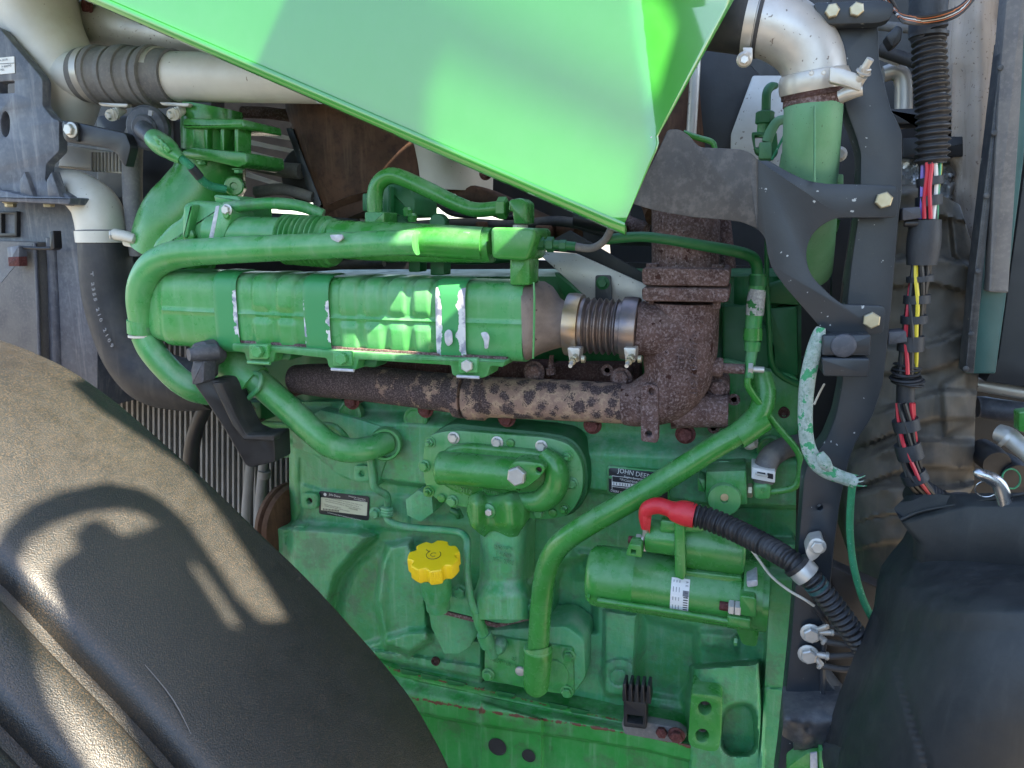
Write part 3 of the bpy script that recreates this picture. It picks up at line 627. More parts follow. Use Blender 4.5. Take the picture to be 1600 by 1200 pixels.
# ============================================================ green pipes on the block
tp = thing('breather_pipe', 'fat green pipe running down diagonally to a rounded end cap', 'pipe', 840, 1050, -.1)
tube('pipe', [(1188, 585, -.10, 17), (1194, 615, -.11, 18), (1184, 648, -.125, 18), (1155, 676, -.14, 18), (1110, 703, -.15, 18), (1050, 742, -.158, 18), (985, 782, -.162, 18), (915, 822, -.160, 18), (874, 852, -.152, 18), (854, 890, -.142, 17.5), (846, 940, -.132, 17), (841, 1012, -.12, 17)], M['paint'], tp, 24, 8)
tube('sleeve', [(1192, 655, -.122, 20.5), (1172, 668, -.132, 21), (1150, 683, -.141, 21)], M['paint'], tp, 24, 5)
tube('end_cap', [(841, 1010, -.12, 20), (841, 1014, -.12, 22.5), (840, 1040, -.118, 22), (838, 1068, -.115, 20.5)], M['paint'], tp, 24, 5, round_end=(0, .026), ang=60)
lathe('collar', 841, 1011, -.12, 'z', [(17, 0), (22, 0), (23, -3), (22, -6)], M['paint_lt'], tp, 24)
cp = thing('coolant_pipe', 'green coolant pipe bending from a thick sleeve into a collar on the block', 'pipe', 520, 690, -.1)
tube('pipe', [(372, 575, -.17, 22), (400, 594, -.168, 21), (450, 638, -.16, 21), (498, 682, -.15, 20.5), (520, 697, -.14, 20), (548, 704, -.125, 19.5), (578, 700, -.10, 19), (604, 690, -.06, 19)], M['paint_lt'], cp, 24, 8)
tube('sleeve', [(354, 566, -.172, 31), (372, 579, -.17, 32), (398, 599, -.168, 30)], M['paint_lt'], cp, 26, 5)
tube('upper_pipe', [(318, 540, -.15, 24), (340, 556, -.16, 25), (362, 574, -.17, 26)], M['paint_lt'], cp, 22, 5)
tube('hose_clamp', [(397, 583, -.186, 4), (408, 588, -.19, 4), (404, 606, -.20, 4), (388, 622, -.19, 4), (374, 636, -.17, 4)], M['cast_dust'], cp, 8)
lathe('seal_collar', 604, 691, -.052, (.35, -1, .1), [(21, -16), (25, -14), (26, 18), (24, 21), (20.5, 21), (20, 12)], M['paint_lt'], cp, 30)
box('bracket', 376, 628, 408, 660, -.13, .05, M['paint_dk'], cp); bolt(cp, 391, 640, -.15, 11.5, M['zinc'], 'hex')
for a, b in (((380, 656), (404, 662)), ): box('spacer', *a, *b, -.14, .02, M['rust'], cp)
tp2 = thing('thin_fuel_line', 'thin green line stepping across the block between the cooler and the tractor front', 'pipe', 470, 668, -.08)
tube('line', [(380, 660, -.10, 5), (470, 665, -.09, 5), (512, 664, -.085, 5), (530, 672, -.085, 5), (548, 692, -.075, 5), (560, 700, -.06, 5)], M['cast'], tp2, 10)
sw = thing('sensor_wire_pipe', 'thin dusty green sensor lead clipped to the block and plugged in low down', 'sensor lead', 740, 900, -.06)
tube('lead', [(578, 708, -.06, 6), (582, 740, -.06, 6), (585, 760, -.058, 6), (594, 768, -.05, 6), (604, 774, -.04, 6), (606, 790, -.03, 6), (604, 805, -.03, 6), (612, 817, -.035, 6), (640, 824, -.035, 6), (690, 828, -.04, 6), (718, 832, -.05, 6), (729, 842, -.07, 6), (730, 862, -.09, 6), (730, 900, -.11, 6), (737, 940, -.115, 6.5), (746, 962, -.115, 7)], M['cast_dust'], sw, 12)
for i, y in enumerate((795, 799, 803)): tube('lead', [(598, y, -.035, 4), (606, y+2, -.042, 4), (613, y+1, -.035, 4)], M['cast_dust'], sw, 8)
box('clip', 584, 796, 602, 810, -.03, .03, M['cast_dust'], sw); bolt(sw, 587, 802, -.032, 8, M['cast_dust'], 'flange')
tube('connector', [(745, 955, -.115, 7.5), (749, 972, -.113, 8.5), (752, 982, -.112, 8)], M['cast_dust'], sw, 12); tube('connector', [(752, 978, -.11, 8), (757, 994, -.105, 9)], M['cast_dust'], sw, 8)
tube('plug', [(756, 990, -.105, 12), (762, 1005, -.1, 12.5), (764, 1010, -.1, 11)], M['cast_dust'], sw, 14, smooth=False); tube('plug', [(764, 1008, -.1, 9), (772, 1024, -.09, 8)], M['cast_dust'], sw, 10)
lathe('sensor_body', 783, 1004, -.07, 'y', [(11, 0), (12, 14), (8, 20)], M['cast_dust'], sw, 16)
# ============================================================ EXHAUST MANIFOLD
mf = thing('exhaust_manifold', 'long burnt exhaust manifold blotched tan and dark brown along the engine', 'exhaust manifold', 740, 630, -.1)
tube('rear_runner', [(462, 592, -.105, 22), (500, 594, -.11, 26), (560, 598, -.115, 28), (640, 607, -.12, 29), (722, 616, -.122, 31)], M['mani'], mf, 28, 8, round_end=(.012, 0))
lathe('joint_ring', 722, 617, -.122, 'x', [(30, -12), (36, -9), (37, 2), (36, 5), (30, 6)], M['mani'], mf, 32)
lathe('joint_ring', 742, 620, -.122, 'x', [(30, -14), (35, -12), (37, -8), (36, 18), (32, 22), (31, 26)], M['mani'], mf, 32)
tube('front_runner', [(755, 620, -.122, 32), (850, 624, -.124, 32), (930, 628, -.126, 32), (1010, 632, -.128, 32)], M['mani'], mf, 28, 8)
for x0, y0, x1 in ((520, 560, 700), (860, 568, 1000), (700, 565, 860)): box('port_flange', x0, y0, x1, y0+40, -.03, .03, M['rust_dk'], mf, 6, 4)
for px, py, Y, r in ((550, 627, -.10, 10), (665, 640, -.10, 10), (792, 653, -.105, 11), (926, 664, -.105, 11), (1071, 678, -.11, 12), (835, 581, -.105, 13), (971, 591, -.11, 13), (1122, 605, -.11, 13)):
    c = P(px, py, Y); lathe('spacer', px, py, Y, 'y', [(r*.8, -60), (r*.8, 0), (.1, 0)], M['rust_dk'], mf, 14); bolt(mf, px, py, Y, r, M['rust_bolt'] if py > 610 else M['rust'], 'flange')
tube('stud', [(446, 616, -.10, 7), (480, 606, -.07, 8)], M['rust'], mf, 12)
prism('lug_plate', rpoly([(1001, 606), (1008, 600), (1022, 600), (1029, 606), (1028, 690), (1024, 693), (1001, 690)], 5), -.185, .022, M['rust'], mf, 3, [circ(1018, 612, 5, 12), circ(1013.5, 678, 5, 12)])
for px, py in ((1018, 612), (1013.5, 678)): prism('hole', circ(px, py, 5.6, 12), -.172, .003, M['ink'], mf, 0)
tube('probe', [(861, 585, -.105, 8), (860, 575, -.105, 8)], M['rust'], mf, 8); tube('probe', [(860, 577, -.105, 4.5), (862, 555, -.1, 3.5)], M['rust'], mf, 8)
for px, py in ((949, 578, ), (1147, 624), (1115, 668)): lathe('eyelet', px, py, -.09, 'y', [(4.5, 0), (9, 0), (9.5, 2), (4.5, 2), (4.3, 0)], M['rust'], mf, 14)
# elbow casting
el = thing('exhaust_elbow', 'heavy brown rusted exhaust elbow casting with a bolted square flange', 'exhaust elbow', 1060, 560, -.13)
tube('elbow_body', [(1066, 472, -.13, 56), (1064, 510, -.13, 57), (1062, 555, -.13, 56), (1056, 590, -.132, 52), (1036, 616, -.132, 46), (1000, 630, -.13, 37), (975, 631, -.129, 33)], M['rust'], el, 36, 8)
tube('inlet_branch', [(992, 512, -.165, 42), (1015, 514, -.16, 42), (1050, 518, -.145, 44)], M['rust'], el, 30, 5)
tube('outlet_stub', [(1050, 640, -.12, 30), (1090, 641, -.12, 27), (1138, 643, -.12, 26)], M['rust'], el, 26, 5)
prism('back_plate', rpoly([(1040, 580), (1110, 570), (1140, 592), (1140, 630), (1060, 672), (1030, 650)], 10), -.09, .05, M['rust'], el, 5)
for y0, y1, Y in ((418, 446, -.205), (448.5, 471, -.202)):
    prism('flange', rpoly([(1002, y0), (1141, y0+2), (1139, y1+2), (1003, y1)], 8), Y, .15, M['rust'], el, 5)
for px in (1019, 1122):
    bolt(el, px, 419 if px < 1100 else 421, -.17, 10, M['rust'], 'hex', 'z'); tube('stud', [(px-2, 470, -.17, 6), (px-2, 482, -.17, 6)], M['rust'], el, 10)
lathe('sensor_boss', 1112, 573, -.135, 'x', [(15, -10), (15, 14), (13, 17), (9, 17)], M['rust'], el, 18)
lathe('stud', 1128, 575, -.135, 'x', [(8, 0), (8, 34), (.1, 34)], M['rust'], el, 14); bolt(el, 0, 0, 0, 10, M['zinc'], 'hex', 'x', 'nut', c=P(1169, 576, -.135)); lathe('stud', 1176, 577, -.135, 'x', [(5, 0), (5, 17), (.1, 17)], M['zinc'], el, 12)
for i, ch in enumerate('95280/6'):
    text(el, ch, 1083, 528+i*11.5, -.1915, 13, M['rust'], -90, .003)
for i, ch in enumerate('RE19'): text(el, ch, 1064, 548+i*9, -.1955, 9, M['rust'], -90, .0025)
text(el, 'QT', 1083, 607, -.189, 12, M['rust'], -90, .003)
ud = thing('exhaust_riser', 'brown rusty exhaust pipe rising behind the black bracket', 'exhaust pipe', 1070, 400, -.12)
tube('riser', [(1071, 300, -.10, 52), (1071, 360, -.12, 52), (1070, 425, -.13, 51)], M['rust'], ud, 32, 6)
tube('far_pipe', [(1128, 330, -.02, 12), (1138, 420, -.02, 12)], M['rust'], ud, 14)
# ============================================================ BELLOWS and clamps
bl = thing('exhaust_bellows', 'ribbed steel bellows joint clamped between green cooler and rusty elbow', 'bellows', 940, 512, -.168)
def bx(px): return P(px, 510+(px-940)*.065, -.168)
def along(name, stations, m, seg=32): return sweep3(name, [bx(p) for p, r in stations], [r*S(bx(p)) for p, r in stations], m, bl, seg, 30)
along('bellows', [(906+i*.55, 41+3.2*math.cos(2*math.pi*(i*.55-10)/9.6)**1 if 10 <= i*.55 <= 60 else 43-(abs(i*.55-5) > 4.5)*2) for i in range(125)], M['heatblue'])
along('band_clamp', [(887, 46), (887.5, 48.5), (898, 49.5), (909, 48.5), (910, 46)], M['heat'])
along('band_clamp', [(973, 45), (974, 48.5), (986, 49.5), (997, 48.5), (998, 46)], M['heatblue'])
for px, cy in ((896, 560), (984, 562)):
    prism('clamp_lug', rpoly([(px-10, 543), (px+10, 544), (px+8, 566), (px-6, 568)], 3), -.225, .03, M['steel'], bl, 1.5)
    tube('t_bolt', [(px+4, 556, -.22, 5.5), (px-2, 566, -.245, 5.5)], M['brass'], bl, 10, smooth=False); tube('t_bolt', [(px-2, 565, -.24, 3.6), (px-5, 572, -.258, 3.2)], M['zinc'], bl, 10, smooth=False)
    bolt(bl, px+2, 560, -.235, 6.5, M['brass'], 'hex', (-.3, -.9, -.3), 'nut'); lathe('eye', px+12, 561, -.225, 'x', [(4, 0), (6, 1), (6, 6), (4, 7)], M['brass'], bl, 12)
# ============================================================ EGR COOLER
ec = thing('exhaust_gas_cooler', 'corrugated green exhaust gas cooler body held by three flaking straps', 'cooler', 560, 500, -.17)
YC = -.17
def cst():
    out = []
    for x in np.linspace(240, 832, 240):
        yc = np.interp(x, [240, 300, 560, 832], [471, 479, 491, 500]); hh = np.interp(x, [240, 246, 254, 266, 290, 296, 832], [31, 42, 48, 51, 55, 58, 61])
        out.append((x, yc, hh))
    return out
CS = cst()
def wavex(x):
    pl = lambda t: float(ss(np.array((abs((t % 1)*2-1)-.48)/.40)))
    if 426 <= x < 500: return 1-pl((x-426)/37)
    if 556 <= x < 702: return 1-pl((x-556)/36.5)
    return 0
def csec(i, th, hh):
    x = CS[i][0]; n = 5.2; c, s = math.cos(th), math.sin(th)
    k = (abs(c)**n+abs(s)**n)**(-1/n); wv = wavex(x)
    corner = min(1, abs(c*k)**3+.15)                              # pressed ribs fade out at the seam
    up_ = hh*k*c*(1+.075*(wv-.5*(wv > 0))*min(1, abs(c*k)*1.5)); out = hh*.98*k*s
    z_ = abs(c*k); wf_ = ss(np.array((z_-.07)/.16)); out *= 1+.065*wv*float(wf_)-.03*(x > 420)
    if abs(c*k) < .055 and s != 0 and x > 296 : out *= 1.045          # welded seam
    return up_, -out
quad_sweep_x('cooler_shell', CS, YC, M['paint_lt'], ec, csec, 96, ang=45)
# shell ends inward: small pipe stub on the left
tube('inlet_stub', [(236, 470, -.17, 30), (256, 471, -.17, 30)], M['paint_lt'], ec, 20)
con = [(832, 500, 59), (838, 500, 59), (848, 502, 55), (858, 504, 48), (868, 506, 41), (880, 507, 36), (892, 508, 34)]
def consec(i, th, hh):
    n = (5, 4.5, 3.4, 2.6, 2.2, 2, 2)[i]; c, s = math.cos(th), math.sin(th); k = (abs(c)**n+abs(s)**n)**(-1/n); return hh*k*c, -hh*k*s
quad_sweep_x('outlet_cone', con, -.17, M['cone'], ec, consec, 40, ang=60)
tube('weld_bead', [(834, 441, -.25, 1.5), (835, 470, -.252, 1.8), (834, 530, -.252, 1.8), (833, 560, -.245, 1.5)], M['paint_lt'], ec, 8)
for x0, x1, wl, wr in ((377, 411, .25, .72), (510, 548, .62, .66), (706, 750, .82, .82)):
    v, f, wear = [], [], []; NU, NV = 9, 40
    prof = []
    for j in range(NV):                                           # down the back top, over the front, to the rail
        t = j/(NV-1); th = R(8+t*150); prof.append(th)
    for a in range(NU):
        x = x0+(x1-x0)*a/(NU-1); yc = np.interp(x, [240, 300, 560, 832], [471, 479, 491, 500]); c0 = P(x, yc, YC); hh = np.interp(x, [296, 832], [60, 63.5])*S(c0)
        ed = .9 if a in (0, NU-1) else 1
        for j, th in enumerate(prof):
            n = 5.5; c, s = math.cos(th), math.sin(th); k = (abs(c)**n+abs(s)**n)**(-1/n)*(1.0 if ed < 1 else 1.035)
            v.append((c0.x, c0.y-hh*k*s, c0.z+hh*k*c)); t = j/(NV-1); u = a/(NU-1)
            mid = math.exp(-((t-.55)/.30)**4)
            wear.append(mid*max(wl*math.exp(-(u/.22)**2), wr*math.exp(-((1-u)/.24)**2))+(.25*mid if x0 > 700 else -.02))
    f = [(a*NV+j, a*NV+j+1, (a+1)*NV+j+1, (a+1)*NV+j) for a in range(NU-1) for j in range(NV-1)]
    mesh('strap', v, f, M['strap'], ec, 50, {'wear': wear})
    xm = (x0+x1)/2+10; ym = np.interp(xm, [362, 795], [537, 566])
    prism('strap_foot', [(x0+6, ym-2), (x1+4, ym+1), (x1+8, ym+6), (x0+12, ym+4)], -.2475, .004, M['strap'], ec, 0)
for bx_, by, w_, s in ((745, 540, 11, 1), ): pass
prism('bare_spot', rpoly([(694, 520), (700, 514), (706, 518), (707, 536), (700, 542), (695, 535)], 4), -.2505, .002, M['chip'], ec, .5)
prism('bare_spot', rpoly([(750, 520), (760, 518), (765, 526), (762, 545), (757, 545), (756, 532)], 4), -.2505, .002, M['chip'], ec, .5)
cb = thing('cooler_rail', 'green rail with three bolted lugs running under the cooler', 'support rail', 580, 560, -.19)
rail = [(362, 537), (440, 542), (560, 550), (700, 559), (790, 564), (786, 574), (766, 572), (762, 588), (752, 591), (712, 588), (706, 586), (704, 571), (560, 562), (556, 578), (545, 579), (518, 577), (513, 573), (510, 560), (430, 551), (427, 566), (417, 568), (390, 566), (384, 562), (382, 551), (363, 548)]
prism('rail', rpoly(rail, 3, 3), -.250, .05, M['paint_chip'], cb, 2)
prism('rail_top', [(366, 531), (790, 559), (790, 566), (366, 539)], -.238, .07, M['rust'], cb, 1)
for px, py, yb in ((404, 549, 0), (535, 560, 0), (731, 571, 0)):
    box('clamp_pad', px-15, py-11, px+15, py+12, -.256, .01, M['paint_lt'], cb, 3, 1.5); bolt(cb, px, py, -.259, 10, M['zinc'] if px > 700 else M['paint_lt'], 'hex'); tube('foot_wire', [(px-17, py+17, -.256, 2.6), (px+18, py+19, -.256, 2.6)], M['chip'] if px > 500 else M['paint_lt'], cb, 8)
for px, py in ((455, 556), (590, 567), ): prism('gusset', rpoly([(px-28, py-8), (px, py-6), (px-2, py+8), (px-28, py+6)], 6), -.225, .04, M['paint_dk'], cb, 3)
# ============================================================ STARTER MOTOR
st = thing('starter_motor', 'green starter motor with white sticker lying across the right side of the block', 'starter motor', 1050, 930, -.15)
YS = -.17
lathe('motor_body', 921, 897, YS, 'x', [(30, -2), (40, 1), (46, 8), (47, 20), (47, 70), (47.6, 71), (47.6, 73), (47, 74), (47, 208), (48, 210), (48, 224), (46, 226), (46, 262)], M['paint'], st, 44)
lathe('drive_flange', 1158, 925, YS, 'x', [(44, 0), (52, 2), (52, 10), (50, 30)], M['paint'], st, 36)
prism('nose_plate', rpoly([(1158, 900), (1186, 890), (1190, 900), (1186, 990), (1182, 1012), (1160, 1008), (1150, 985)], 6), -.17, .10, M['paint'], st, 3)
lathe('solenoid', 1010, 836, -.19, 'x', [(20, -1), (25, 1), (26, 4), (26, 46), (24, 48)], M['paint'], st, 32)
prism('solenoid_flange', rpoly([(1053, 812), (1070, 812), (1072, 900), (1068, 908), (1054, 902)], 5), -.225, .09, M['paint'], st, 3)
lathe('solenoid_body', 1064, 845, -.17, 'x', [(34, -2), (40, 0), (41, 5), (41, 90), (40, 93), (36, 96)], M['paint'], st, 40)
prism('solenoid_cap', rpoly([(1058, 816), (1100, 820), (1100, 832), (1030, 832), (1032, 812)], 5), -.215, .06, M['paint'], st, 3)
prism('saddle', rpoly([(1052, 890), (1160, 902), (1160, 918), (1054, 908)], 5), -.205, .06, M['paint'], st, 3)
prism('terminal_bracket', rpoly([(980, 858), (984, 850), (1002, 852), (1003, 872), (978, 868)], 3), -.235, .03, M['paint'], st, 1.5, [[(986, 859), (993, 860), (993, 866), (986, 865)]])
lathe('terminal_stud', 982, 843, -.20, 'x', [(6, 0), (6, 16), (.1, 16)], M['rust_bolt'], st, 14); bolt(st, 0, 0, 0, 11, M['zinc'], 'hex', 'x', 'nut', c=P(994, 845, -.20)); lathe('washer', 1003, 846, -.20, 'x', [(8, 0), (14, 0), (14, 3), (8, 3)], M['steel'], st, 18)
lathe('terminal_stud', 1124, 946, -.225, 'x', [(7, 0), (7, 14), (.1, 14)], M['rust_bolt'], st, 14); lathe('nut', 1138, 948, -.225, 'x', [(10, 0), (12, 2), (12, 8), (9, 9), (12, 10), (12, 18), (10, 19)], M['zinc'], st, 6)
prism('boss', rpoly([(1156, 930), (1182, 934), (1182, 966), (1156, 962)], 5), -.235, .06, M['paint'], st, 3); prism('bare_spot', rpoly([(1166, 908), (1184, 906), (1184, 916), (1168, 918)], 3), -.228, .05, M['chip'], st, 1)
tube('tie_rod', [(934, 938, -.225, 4.5), (1040, 954, -.228, 4.5), (1146, 972, -.23, 4.5)], M['paint'], st, 10)
prism('end_lug', rpoly([(922, 918), (942, 920), (942, 940), (928, 940), (918, 936), (918, 928)], 4), -.22, .05, M['paint'], st, 3); bolt(st, 0, 0, 0, 6, M['paint'], 'hex', (-1, 0, 0), c=P(922, 934, -.225))
prism('end_lug', rpoly([(1136, 962), (1174, 968), (1172, 984), (1136, 978)], 4), -.235, .06, M['paint'], st, 3)
bolt(st, 0, 0, 0, 7, M['paint_lt'], 'hex', (-1, 0, 0), c=P(1152, 1002, -.2))
# sticker bent round the body
def sticker():
    c0 = P(921, 897, YS); s = S(c0); v = []
    for i in range(2):
        x = c0.x+(128+i*26)*s
        for k in range(12):
            a = R(-42+k*72/11); v.append((x, c0.y-47.7*s*math.cos(a), c0.z-47.7*s*math.sin(a)))
    o = mesh('sticker', v, [(k, k+1, 12+k+1, 12+k) for k in range(11)], M['white'], st)
    def patch(a0, a1, t0, t1, m):
        q = []
        for t in (t0, t1):
            for k in range(5):
                a = R(a0+(a1-a0)*k/4); q.append((c0.x+(128+26*t)*s, c0.y-48*s*math.cos(a), c0.z-48*s*math.sin(a)))
        mesh('printed_bar', q, [(k, k+1, 5+k+1, 5+k) for k in range(4)], m, o)
    patch(-22, -12, .66, .98, M['slate'])
    for k in range(8): patch(-11+k*4.5, -9+k*4.5, .70, .95, M['ink'])
    patch(22, 29, .66, .98, M['ink'])
    for k in range(3): patch(-38, 26, .12+k*.16, .16+k*.16, M['grey_ink'])
    for i, ch in enumerate('RE 57'):
        a = R(-36+i*6); text(o, ch, 0, 0, 0, 4, M['ink'], -90, .0003, c=Vector((c0.x+(128+26*.85)*s, c0.y-48*s*math.cos(a), c0.z-48*s*math.sin(a))), nrm=(0, -math.cos(a), -math.sin(a)))
sticker()
# ============================================================ COOLANT FITTING upper right of block
wf = thing('coolant_fitting', 'green valve block with round face and centre hole beside the serial plate', 'fitting', 1130, 765, -.09)
prism('valve_block', rpoly([(1103, 737), (1166, 735), (1168, 790), (1148, 788), (1102, 782)], 4), -.115, .07, M['cast'], wf, 3)
lathe('round_face', 1132, 777, -.115, 'y', [(25, -6), (25, 12), (24, 13.5), (5.5, 13.5), (5, 10), (.1, 10)], M['paint_lt'], wf, 32)
lathe('hole', 1132, 777, -.1308, 'y', [(6, 0), (6, .4), (4.8, .5), (.1, .2)], M['brass'], wf, 16)
prism('port', rpoly([(1090, 746), (1102, 750), (1102, 770), (1090, 768)], 3), -.105, .04, M['cast'], wf, 3)
lathe('base_ring', 1133, 752, -.06, 'y', [(34, -4), (34, 3), (30, 5), (.1, 5)], M['cast_dust'], wf, 28)
lathe('nut', 1168, 766, -.10, 'x', [(11, 0), (12, 2), (12, 6), (10, 8)], M['brass'], wf, 8)
prism('elbow', rpoly([(1177, 757), (1200, 755), (1206, 762), (1204, 782), (1178, 781)], 7), -.12, .045, M['paint_lt'], wf, 6); text(wf, 'Z', 1192, 766, -.1205, 8, M['paint_lt'], 20, .001)
hs = thing('coolant_hose', 'short grey rubber hose curving down behind the post with a white spring clip', 'hose', 1195, 740, -.1)
tube('hose', [(1250, 694, -.03, 16), (1226, 700, -.06, 17), (1206, 712, -.09, 17.5), (1196, 730, -.10, 17), (1193, 752, -.10, 16)], M['rubber_dusty'], hs, 22, 8)
prism('spring_clip', rpoly([(1175, 730), (1212, 737), (1211, 755), (1174, 748)], 2), -.128, .05, M['white'], hs, 1.5)
prism('clip_slot', rpoly([(1183, 737), (1196, 739), (1196, 745), (1183, 743)], 1), -.1288, .002, M['ink'], hs, 0); prism('clip_slot', rpoly([(1199, 739), (1208, 741), (1208, 749), (1199, 747)], 1), -.1288, .002, M['ink'], hs, 0)
prism('clip_tongue', rpoly([(1180, 739), (1200, 743), (1200, 746), (1180, 742)], 1), -.132, .003, M['zinc'], hs, .5)
rl = thing('return_line', 'thin bright green line looping from the stud down beside the post', 'pipe', 1240, 730, -.1)
tube('line', [(1168, 590, -.14, 5.5), (1170, 606, -.14, 5.5), (1190, 634, -.13, 5.5), (1216, 668, -.12, 5.5), (1240, 696, -.115, 5.5), (1250, 715, -.115, 5.5), (1250, 742, -.115, 5.5), (1242, 760, -.115, 5.5), (1224, 766, -.112, 5.5), (1204, 768, -.11, 5.5)], M['paint'], rl, 12, 8)
tube('line', [(1199, 360, -.10, 4), (1198, 440, -.09, 4), (1202, 520, -.08, 4.5), (1206, 568, -.07, 5), (1222, 588, -.06, 5), (1250, 602, -.05, 5)], M['paint_dk'], rl, 10)
# braided green/silver hose upper right with the black pipe
bh = thing('braided_hose', 'green painted braided hose with a bare silver patch right of the elbow', 'hose', 1178, 500, -.1)
tube('hose', [(1184, 428, -.12, 12), (1181, 470, -.12, 13), (1177, 510, -.12, 12.5), (1176, 545, -.12, 10)], M['cast'], bh, 18)
tube('braid_patch', [(1184, 452, -.122, 12.8), (1181, 470, -.122, 13.8), (1179, 492, -.122, 13.6)], M['gstrap'], bh, 18)
tube('collar', [(1185, 430, -.12, 14), (1184, 446, -.12, 14)], M['paint_dk'], bh, 18); tube('collar', [(1177, 512, -.12, 14), (1176, 531, -.12, 14.5)], M['paint'], bh, 18); tube('collar', [(1176, 533, -.12, 13), (1175, 548, -.12, 12)], M['cast'], bh, 18)
tube('tail', [(1175, 548, -.12, 9), (1172, 570, -.13, 8), (1170, 592, -.14, 7)], M['cast'], bh, 14)
bp = thing('dark_transfer_pipe', 'dark green black pipe crossing in front of the rusty riser', 'pipe', 1080, 380, -.2)
tube('pipe', [(945, 374, -.22, 8), (1000, 370, -.22, 8), (1040, 374, -.22, 8), (1100, 384, -.20, 8.5), (1150, 393, -.17, 9), (1174, 401, -.14, 9), (1182, 414, -.125, 9), (1184, 432, -.12, 9)], M['paint_dk'], bp, 16, 8)
# battery cable: red boot, black conduit, clamp
bc = thing('battery_cable', 'black corrugated cable with red taped end running from the starter to the post', 'cable', 1180, 840, -.2)
tube('conduit', [(1082, 804, -.225, 17), (1110, 812, -.23, 17.5), (1150, 829, -.25, 17), (1195, 852, -.285, 17), (1235, 876, -.325, 16.5), (1268, 905, -.335, 16.5), (1300, 944, -.335, 17), (1328, 982, -.335, 17), (1352, 1016, -.33, 17), (1374, 1050, -.33, 17)], M['black'], bc, 22, 8, wave=(.0082, .0018, .6))
tube('red_boot', [(1008, 826, -.215, 6), (1007, 808, -.215, 9), (1012, 795, -.217, 12), (1028, 790, -.219, 13), (1046, 795, -.221, 13), (1056, 799, -.223, 17), (1070, 802, -.224, 20), (1086, 806, -.226, 19)], M['red'], bc, 18, 8)
for i in range(5): prism('torn_tape', [(1003+i*2, 800+i*3), (1010+i*2, 806), (1006+i*2.2, 828+i*1.5)], -.226+i*.002, .003, M['red'], bc, 0)
tube('bare_lug', [(1009, 822, -.212, 5), (1008, 845, -.205, 4), (1007, 860, -.205, 4)], M['steel'], bc, 10)
lathe('clamp_ring', 1256, 893, -.332, (P(1285, 925, -.335)-P(1240, 880, -.328)), [(17, -10), (21, -9), (22, 0), (21, 9), (18, 10)], M['zinc'], bc, 24); lathe('clamp_pad', 1248, 886, -.330, (P(1285, 925, -.335)-P(1240, 880, -.328)), [(18, -8), (22.5, -7), (22.5, 0), (19, 1)], M['black'], bc, 24)
prism('clamp_ear', rpoly([(1258, 862), (1266, 846), (1286, 842), (1290, 856), (1278, 872), (1266, 880)], 5), -.335, .03, M['zinc'], bc, 2); bolt(bc, 1277, 853, -.336, 10, M['zinc'], 'flange')
tube('green_band', [(1272, 910, -.335, 18), (1280, 920, -.335, 18)], M['teal'], bc, 20)
ww = thing('cream_wire', 'single thin cream wire hanging from the starter to the earth studs', 'wire', 1220, 910, -.2)
tube('wire', [(1166, 848, -.225, 2.2), (1184, 872, -.235, 2.2), (1205, 900, -.27, 2.2), (1232, 922, -.31, 2.2), (1256, 936, -.325, 2.2), (1274, 948, -.32, 2.4)], M['wire_w'], ww, 8)
tube('terminal', [(1272, 946, -.32, 4), (1284, 960, -.318, 6), (1294, 974, -.312, 5)], M['black'], ww, 10)
for nm, px, py, lugs in (('upper earth stud with three cable lugs on the post', 1266, 988, ((1296, 976, 1320, 984), (1304, 988, 1330, 996), (1290, 1002, 1326, 1008))), ('lower earth stud with two cable lugs on the post', 1262, 1021, ((1296, 1026, 1330, 1024), (1284, 1040, 1318, 1046)))):
    e = thing('earth_stud', 'grey bolt head, '+nm, 'earth stud', px, py, -.305, 'earth studs on the post')
    lathe('washer', px, py, -.304, 'y', [(14, 0), (14, 3), (11, 4)], M['zinc'], e, 20); bolt(e, px+1, py+1, -.308, 12, M['zinc'], 'flange')
    for x, y, x2, y2 in lugs:
        tube('cable_lug', [(px+9, py+(y-py)*.3, -.308, 4), ((px+x)/2+4, (py+y)/2, -.312, 5), (x, y, -.312, 5)], M['steel'], e, 10, smooth=False)
        lathe('crimp', x-4, y-1, -.312, (1, 0, (py-y)*.02), [(5, -2), (6.5, -1), (6.5, 2), (5, 3)], M['zinc'], e, 12)
        tube('cable', [(x-2, y, -.312, 5), (x2, y2, -.313, 5), (x2+22, y2+4+(6 if y < 1000 else -8), -.312, 5), (x2+44, y2+(16 if y < 1000 else -24), -.31, 5)], M['rubber'], e, 10)
# ============================================================ GREEN TUBES above the cooler
ft = thing('front_coolant_tube', 'long bright green tube in front, bending down at the left end above the radiator', 'pipe', 500, 390, -.24)
tube('tube', [(652, 379, -.262, 19.5), (600, 380, -.262, 19.5), (520, 384, -.26, 20), (400, 389, -.256, 20.5), (310, 394, -.25, 21), (272, 399, -.246, 22), (243, 412, -.242, 22), (226, 436, -.238, 22), (220, 466, -.232, 21.5), (223, 505, -.225, 20)], M['paint_lt'], ft, 28, 9)
tube('hose_band', [(222, 500, -.225, 22), (223, 520, -.224, 22)], M['cast'], ft, 26); lathe('seal_ring', 223, 522, -.224, 'z', [(20, 0), (21, -1), (21, -4), (18, -5)], M['cream'], ft, 24)
tube('lower_tube', [(226, 524, -.222, 20), (236, 545, -.22, 20), (254, 568, -.216, 20), (280, 594, -.21, 20), (304, 608, -.2, 20), (330, 614, -.18, 20)], M['paint_lt'], ft, 26, 8)
prism('paint_scar', rpoly([(515, 367), (534, 366), (536, 372), (528, 379), (518, 374)], 2), -.2885, .004, M['chip'], ft, .5)
